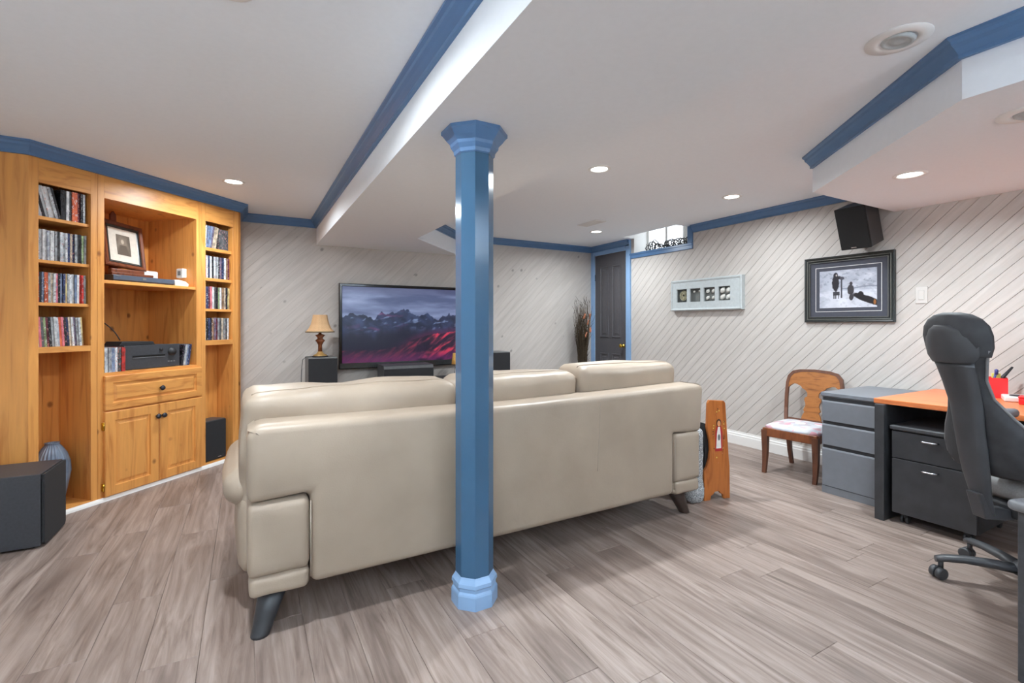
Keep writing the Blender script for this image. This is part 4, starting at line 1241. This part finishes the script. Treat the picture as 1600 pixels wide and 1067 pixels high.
# ---------------------------------------------------------------- antique chair
t = thing('antique_chair', 'antique wooden chair with curved back and floral seat against the right wall', 'chair', (3.905, 2.222, 0), PI / 2 - math.radians(9))
# local: x to the right as one sits facing -y ... front is -y after turning: front faces -X in the room
t.rotation_euler = (0, 0, -PI / 2 + math.radians(7))
def frame_leg(pts, m, r):
    bm = new(); rr = []
    for (x, y, z), (a, b) in zip(pts, r):
        rr.append([(x - a, y - b, z), (x + a, y - b, z), (x + a, y + b, z), (x - a, y + b, z)])
    rings(bm, rr, smooth=False); return obj('leg', bm, m, t)
# local -y faces the room (world -X)
for s in (-1, 1):
    frame_leg([(s * 0.185, -0.225, 0), (s * 0.186, -0.212, 0.06), (s * 0.186, -0.203, 0.15), (s * 0.186, -0.204, 0.26), (s * 0.186, -0.21, 0.345)], M['chairdark'], [(0.014, 0.013), (0.015, 0.015), (0.018, 0.018), (0.021, 0.022), (0.022, 0.02)])
    frame_leg([(s * 0.175, 0.235, 0), (s * 0.175, 0.20, 0.12), (s * 0.175, 0.180, 0.24), (s * 0.175, 0.175, 0.36)], M['chairdark'], [(0.014, 0.013), (0.015, 0.015), (0.017, 0.018), (0.018, 0.02)])
bm = new(); box(bm, -0.20, -0.226, 0.295, 0.20, -0.198, 0.362, 0.004, 1); obj('front_rail', bm, M['chairwood'], t)
for s in (-1, 1):
    bm = new(); box(bm, s * 0.19 - 0.013, -0.2, 0.295, s * 0.19 + 0.013, 0.19, 0.355, 0.003, 1); obj('side_rail', bm, M['chairwood'], t)
bm = new(); box(bm, -0.18, 0.165, 0.295, 0.18, 0.19, 0.36, 0.003, 1); obj('rear_rail', bm, M['chairwood'], t)
bm = new(); soft(bm, -0.192, -0.205, 0.340, 0.192, 0.172, 0.392, 0.024, 10, 0.022); obj('seat_cushion', bm, M['floral'], t)['label'] = 'pale floral upholstered seat'
# back: an arched flat frame, crest panel and scalloped splat, leaning to the wall
LB = T((0, 0.17, 0.36)) @ Matrix.Rotation(math.radians(-11), 4, 'X')
pathp = [(-0.175, -0.07), (-0.178, 0.0), (-0.19, 0.05), (-0.202, 0.12), (-0.207, 0.24), (-0.206, 0.34), (-0.195, 0.395), (-0.165, 0.432), (-0.11, 0.448), (0, 0.455)]
pathp = pathp + [(-x, z) for x, z in pathp[-2::-1]]
wd = [0.024] * 5 + [0.024, 0.026, 0.026, 0.022, 0.020]; wd = wd + wd[-2::-1]
bm = new(); rr = []
for i, (x, z) in enumerate(pathp):
    a = pathp[max(0, i - 1)]; b = pathp[min(len(pathp) - 1, i + 1)]
    d = Vector((b[0] - a[0], b[1] - a[1])).normalized(); n_ = Vector((d.y, -d.x)); h = wd[i] / 2
    yb = 0.03 * (1 - min(1, max(0, z / 0.12))) * -1
    rr.append([LB @ Vector((x + n_.x * h * s, yb + y, z + n_.y * h * s)) for s, y in ((-1, -0.012), (1, -0.012), (1, 0.012), (-1, 0.012))])
rings(bm, rr, smooth=False); obj('back_frame', bm, M['chairdark'], t)
bm = new(); crest = [(-0.196, 0.30), (-0.17, 0.325), (-0.155, 0.335), (-0.13, 0.332), (-0.10, 0.318), (0.10, 0.318), (0.13, 0.332), (0.155, 0.335), (0.17, 0.325), (0.196, 0.30), (0.196, 0.36), (0.185, 0.39), (0.16, 0.42), (0.11, 0.437), (0, 0.445), (-0.11, 0.437), (-0.16, 0.42), (-0.185, 0.39), (-0.196, 0.36)]
prism(bm, crest, 'y', -0.009, 0.009, M4=LB); obj('crest_panel', bm, M['chairgold'], t)['label'] = 'golden veneered crest panel'
half = [(0.10, 0.322), (0.085, 0.30), (0.072, 0.285), (0.062, 0.275), (0.052, 0.262), (0.052, 0.235), (0.072, 0.225), (0.078, 0.205), (0.066, 0.185), (0.062, 0.16), (0.072, 0.135), (0.078, 0.12), (0.066, 0.105), (0.085, 0.07), (0.095, 0.03)]
half = [(x * (0.82 if z < 0.3 else 1), z) for x, z in half]
splat = [(x, z) for x, z in half] + [(-x, z) for x, z in half[::-1]]
bm = new(); prism(bm, splat, 'y', -0.008, 0.008, M4=LB); obj('splat', bm, M['chairgold'], t)['label'] = 'scalloped central splat'
bm = new(); box(bm, -0.175, -0.012, 0.012, 0.175, 0.012, 0.045, 0.003, 1, M4=LB); obj('lower_back_rail', bm, M['chairdark'], t)

# ---------------------------------------------------------------- grey file cabinet, desk, mobile pedestal
t = thing('file_cabinet', 'grey steel three drawer file cabinet between the chair and the desk', 'file cabinet', (3.595, 1.906, 0), -PI / 2)
W3, D3, H3 = 0.356, 0.66, 0.715
GS = M['greyslate']
obox('carcass', GS, t, 0, 0.012, 0, W3, D3, H3 - 0.02, bev=0.002, seg=1)
obox('top', GS, t, -0.003, -0.004, H3 - 0.028, W3 + 0.003, D3, H3, bev=0.004)
obox('plinth', GS, t, 0.002, 0.004, 0.0, W3 - 0.002, 0.014, 0.05)
for z0, z1 in ((0.055, 0.318), (0.345, 0.488), (0.515, 0.655)):
    bm = new(); P = [(0.012, z0), (0.0, z0), (0.0, z1 - 0.008), (0.003, z1), (0.006, z1 + 0.003), (0.012, z1)]
    prism(bm, P, 'x', 0.006, W3 - 0.006); d = obj('drawer', bm, GS, t)
    bm = new(); box(bm, 0.008, 0.0105, z1, W3 - 0.008, 0.0118, z1 + 0.024); obj('grip_recess', bm, M['greydark'], d)
t = thing('desk', 'cherry topped desk with black panel legs along the right wall', 'desk', (XR - 0.002, 0.45, 0))
bm = new(); box(bm, -0.865, -1.35, 0.708, -0.001, 1.055, 0.738, 0.003, 2); obj('desk_top', bm, M['deskwood'], t)['label'] = 'cherry coloured desk top'
obox('panel_leg', M['pedblack'], t, -0.90, 0.985, 0.0, -0.05, 1.035, 0.708, bev=0.003)
obox('panel_leg', M['pedblack'], t, -0.85, -1.32, 0.0, -0.05, -1.28, 0.708, bev=0.003)
obox('modesty_panel', M['pedblack'], t, -0.10, -1.28, 0.25, -0.08, 0.985, 0.708)
t = thing('mobile_pedestal', 'black two drawer pedestal on casters under the desk', 'drawer unit', (3.418, 1.408, 0), -PI / 2)
W4, D4 = 0.39, 0.50
PB = M['pedblack']
obox('carcass', PB, t, 0, 0.016, 0.062, W4, D4, 0.565, bev=0.002, seg=1)
bm = new(); box(bm, -0.006, -0.012, 0.564, W4 + 0.006, D4, 0.588, 0.006, 3); obj('top', bm, M['spkdark'], t)
for z0, z1, hz_ in ((0.064, 0.390, 0.349), (0.396, 0.556, 0.520)):
    d = obox('drawer', PB, t, 0.002, 0.0, z0, W4 - 0.002, 0.016, z1, bev=0.002, seg=1)
    bm = new(); tube(bm, [(0.146, 0.0, hz_), (0.150, -0.018, hz_), (0.165, -0.026, hz_), (0.205, -0.026, hz_), (0.220, -0.018, hz_), (0.224, 0.0, hz_)], 0.0055, 8); obj('handle', bm, M['silver'], d)['label'] = 'curved chrome handle'
for x in (0.05, W4 - 0.05):
    for y in (0.05, D4 - 0.05):
        bm = new()
        for dy in (-0.012, 0.012):
            lathe_t = bmesh.new(); lathe_b = new(); lathe(lathe_b, [(0.018, -0.009), (0.024, -0.006), (0.024, 0.006), (0.018, 0.009)], 14)
            bmesh.ops.transform(lathe_b, matrix=T((x + dy, y, 0.0245)) @ Matrix.Rotation(PI / 2, 4, 'Y'), verts=lathe_b.verts); join(bm, lathe_b); lathe_t.free()
        box(bm, x - 0.018, y - 0.012, 0.030, x + 0.018, y + 0.014, 0.062, 0.005)
        obj('caster', bm, M['black'], t)
# things on the desk
ZD = 0.7385
t = thing('pen_holder', 'red pen holder with pens on the desk', 'pen holder', (4.12, 1.14, ZD), math.radians(18))
bm = new()
rr = [[(sx * h, sy * h, z) for sx, sy in ((-1, -1), (1, -1), (1, 1), (-1, 1))] for h, z in ((0.05, 0), (0.05, 0.125), (0.046, 0.125), (0.046, 0.01))]
rings(bm, rr, smooth=False)
for f in bm.faces: f.material_index = 0
obj('cup', bm, M['red'], t)
bm = new(); tube(bm, [(-0.03, 0.03, 0.02), (-0.028, 0.0, 0.165)], 0.006, 8); lathe(bm, [(0.009, 0.145), (0.009, 0.175), (0.001, 0.18)], 8, (-0.028, 0.0)); obj('pen', bm, M['bluepen'], t)['label'] = 'blue pen'
bm = new(); tube(bm, [(0.0, 0.0, 0.02), (0.02, -0.02, 0.11), (0.06, -0.075, 0.19)], [0.006, 0.012, 0.006], 8); obj('brush', bm, M['black'], t)['label'] = 'dark brush leaning out'
bm = new(); box(bm, -0.012, -0.02, 0.02, 0.02, 0.02, 0.150, 0.002); obj('notepaper', bm, M['yellow'], t)
obox('side_label', M['pinkside'], t, 0.0502, -0.046, 0.01, 0.0512, 0.046, 0.122)
t = thing('desk_organizer', 'white desk tray with a round black disc beside the red pen holder', 'tray', (4.05, 1.0, ZD), math.radians(20))
bm = new(); prism(bm, [(-0.09, -0.07), (0.10, -0.07), (0.10, 0.09), (-0.09, 0.09)], 'z', 0, 0.03, 0.006); obj('base', bm, M['whiteplastic'], t)
bm = new(); lathe(bm, [(0.042, 0.03), (0.042, 0.034), (0.001, 0.036)], 24); obj('disc', bm, M['black'], t, loc=(-0.01, 0.02, 0))
t = thing('red_stapler_box', 'flat red box at the front of the desk at the right picture edge', 'box', (3.92, 0.955, ZD), math.radians(10))
bm = new(); box(bm, -0.05, -0.17, 0, 0.05, 0.03, 0.035, 0.004); obj('body', bm, M['red'], t)
obox('lid', M['red'], t, -0.052, -0.172, 0.0355, 0.052, 0.032, 0.045, bev=0.003)
t = thing('desk_monitor', 'dark monitor on the desk cut by the right picture edge', 'monitor', (4.12, 0.78, ZD), math.radians(-6))
obox('panel', M['black'], t, -0.012, -0.24, 0.075, 0.012, 0.235, 0.36, bev=0.004)
obox('stand', M['greyplastic'], t, 0.0, -0.03, 0.0, 0.02, 0.03, 0.09)
obox('foot', M['greyplastic'], t, -0.06, -0.1, 0, 0.08, 0.1, 0.012, bev=0.003)

# ---------------------------------------------------------------- office chair
CXY = (3.05, 0.74)
fa = math.radians(-24)
t = thing('office_chair', 'black high backed office chair on a five star caster base', 'office chair', (CXY[0], CXY[1], 0), fa)
CP = M['chairplastic']
def shell(levels, nt=10, off=0.0):
    """levels: (z, xc, half width, wrap, thick, ycentre) -> closed curved slab; +x is forward"""
    bm = new(); rr = []
    for z, xc, hw, wrap, th, *r in levels:
        front, back = [], []
        for i in range(nt + 1):
            tt = -1 + 2 * i / nt
            x = xc + wrap * abs(tt) ** 2.2
            e = th * math.sqrt(max(0.04, 1 - abs(tt) ** 6))
            back.append((x - e / 2 + off, hw * tt, z)); front.append((x + e / 2 + off, hw * tt, z))
        rr.append(back + front[::-1])
    rings(bm, rr)
    return bm
def lerp_levels(L, n=5):
    out = []
    for a, b in zip(L[:-1], L[1:]):
        for k in range(n):
            f = k / n; f = f * f * (3 - 2 * f) if False else f
            out.append(tuple(x + (y - x) * f for x, y in zip(a, b)))
    out.append(L[-1])
    return out
BK = [(0.535, -0.195, 0.09, 0.010, 0.03), (0.55, -0.205, 0.165, 0.035, 0.05), (0.585, -0.22, 0.205, 0.060, 0.06), (0.64, -0.235, 0.220, 0.075, 0.06), (0.72, -0.250, 0.190, 0.060, 0.06), (0.80, -0.270, 0.135, 0.035, 0.055),
      (0.88, -0.295, 0.092, 0.015, 0.05), (0.96, -0.325, 0.090, 0.012, 0.05), (1.04, -0.355, 0.112, 0.018, 0.05), (1.09, -0.372, 0.128, 0.024, 0.05)]
ob = obj('backrest', shell(lerp_levels(BK, 4)), M['chairblack'], t)
HR = [(1.06, -0.368, 0.128, 0.03, 0.06), (1.10, -0.375, 0.140, 0.035, 0.07), (1.15, -0.383, 0.142, 0.036, 0.078), (1.19, -0.386, 0.132, 0.034, 0.078), (1.22, -0.386, 0.108, 0.028, 0.07), (1.24, -0.384, 0.075, 0.02, 0.055), (1.25, -0.382, 0.035, 0.01, 0.03)]
obj('headrest', shell(lerp_levels(HR, 3)), M['chairblack'], t)['label'] = 'padded black headrest'
HS = [(1.03, -0.405, 0.09, 0.035, 0.012), (1.06, -0.416, 0.112, 0.045, 0.012), (1.10, -0.424, 0.118, 0.048, 0.012), (1.14, -0.428, 0.112, 0.045, 0.012), (1.175, -0.430, 0.09, 0.038, 0.012), (1.195, -0.428, 0.05, 0.02, 0.010)]
obj('headrest_shell', shell(lerp_levels(HS, 3)), CP, t)
SP = [(0.36, -0.205, 0.032, 0.004, 0.03), (0.44, -0.235, 0.042, 0.006, 0.035), (0.54, -0.265, 0.056, 0.012, 0.035), (0.64, -0.285, 0.062, 0.014, 0.035), (0.74, -0.302, 0.064, 0.014, 0.035), (0.84, -0.318, 0.070, 0.016, 0.03), (0.94, -0.350, 0.078, 0.02, 0.03), (1.03, -0.388, 0.085, 0.026, 0.025)]
obj('spine_cover', shell(lerp_levels(SP, 4)), CP, t)
# piping along the edges of the back
for s in (-1, 1):
    pts = [(L[1] + L[3], s * (L[2] + 0.002), L[0]) for L in lerp_levels(BK[1:], 3)]
    bm = new(); tube(bm, pts, 0.006, 6); obj('edge_piping', bm, M['chairrim'], t)
bm = new(); soft(bm, -0.10, -0.245, 0.405, 0.30, 0.20, 0.515, 0.045, 10, 0.012); obj('seat', bm, M['greyfabric'], t)['label'] = 'grey upholstered seat'
obox('seat_mechanism', M['black'], t, -0.12, -0.09, 0.345, 0.10, 0.09, 0.406, bev=0.01)
bm = new(); prism(bm, [(-0.24, 0.345), (-0.10, 0.335), (-0.08, 0.375), (-0.20, 0.395), (-0.255, 0.46), (-0.275, 0.46)], 'y', -0.03, 0.03, 0.006); obj('back_bracket', bm, CP, t)
bm = new(); lathe(bm, [(0.026, 0.09), (0.026, 0.24), (0.016, 0.245), (0.016, 0.35)], 16); obj('gas_lift', bm, M['black'], t)
bm = new(); lathe(bm, [(0.03, 0.07), (0.052, 0.078), (0.052, 0.115), (0.034, 0.13)], 20); obj('hub', bm, CP, t)
for i in range(5):
    a = math.radians(127 + 72 * i) - fa
    ca, sa = math.cos(a), math.sin(a)
    bm = new(); rr = []
    for f, zc, hw, hh in ((0.035, 0.098, 0.030, 0.022), (0.12, 0.104, 0.027, 0.020), (0.22, 0.104, 0.025, 0.017), (0.29, 0.097, 0.023, 0.016), (0.325, 0.088, 0.018, 0.014)):
        rr.append([(f * ca - sa * hw * math.cos(2 * PI * k / 12), f * sa + ca * hw * math.cos(2 * PI * k / 12), zc + hh * math.sin(2 * PI * k / 12)) for k in range(12)])
    rings(bm, rr)
    lg = obj('base_arm', bm, CP, t)
    bm = new(); tube(bm, [(0.305 * ca, 0.305 * sa, 0.048), (0.305 * ca, 0.305 * sa, 0.082)], 0.011, 8)
    b2 = a + 0.5
    wx, wy = math.cos(b2 + PI / 2), math.sin(b2 + PI / 2)
    for o_ in (-0.015, 0.015):
        P0 = Vector((0.305 * ca + 0.012 * math.cos(b2) + wx * o_, 0.305 * sa + 0.012 * math.sin(b2) + wy * o_, 0.0275))
        tube(bm, [P0 - Vector((wx, wy, 0)) * 0.012, P0 - Vector((wx, wy, 0)) * 0.009, P0 + Vector((wx, wy, 0)) * 0.009, P0 + Vector((wx, wy, 0)) * 0.012], [0.021, 0.027, 0.027, 0.021], 16)
    obj('caster', bm, M['chairplastic'], lg)
bm = new(); tube(bm, [(-0.13, -0.08, 0.36), (-0.16, -0.20, 0.355), (-0.165, -0.24, 0.355)], 0.006, 8); tube(bm, [(-0.165, -0.225, 0.355), (-0.17, -0.27, 0.355)], 0.013, 8); obj('tilt_lever', bm, M['greyplastic'], t)
for s in (-1, 1):
    yy = s * 0.25
    bm = new(); prism(bm, [(0.12, 0.40), (0.22, 0.40), (0.23, 0.56), (0.24, 0.735), (0.11, 0.735), (0.09, 0.66), (0.11, 0.56)], 'y', yy - 0.012, yy + 0.012, 0.006); ar = obj('armrest', bm, CP, t)
    bm = new(); tube(bm, [(0.085, yy, 0.66), (0.095, yy, 0.715), (0.12, yy, 0.742), (0.15, yy, 0.752), (0.20, yy, 0.755), (0.25, yy, 0.752)], 0.022, 10); obj('arm_pad', bm, M['greyplastic'], ar)
tc = thing('folded_jacket', 'crumpled pale grey jacket lying on the office chair seat', 'jacket', (3.03, 0.70, 0.528), fa)
bm = new(); soft(bm, -0.17, -0.19, 0.0, 0.20, 0.10, 0.10, 0.04, 14, 0.02, 0.035, 9, 8); 
for v_ in bm.verts: v_.co.z = max(v_.co.z, 0.004)
obj('cloth', bm, M['cloth'], tc)

# ---------------------------------------------------------------- grey side table at the right edge
t = thing('side_table', 'small grey side table with square legs at the lower right picture edge', 'table', (2.405, 0.345, 0), math.radians(-18))
bm = new(); box(bm, -0.235, -0.30, 0.575, 0.235, 0.19, 0.612, 0.016, 4); sharp(obj('table_top', bm, M['greyplastic'], t))
for x in (-0.205, 0.165):
    for y in (-0.26, 0.135):
        obox('leg', M['spkdark'], t, x, y, 0, x + 0.04, y + 0.04, 0.576, bev=0.004)
obox('side_panel', M['greyplastic'], t, -0.198, -0.22, 0.08, -0.185, 0.135, 0.575)
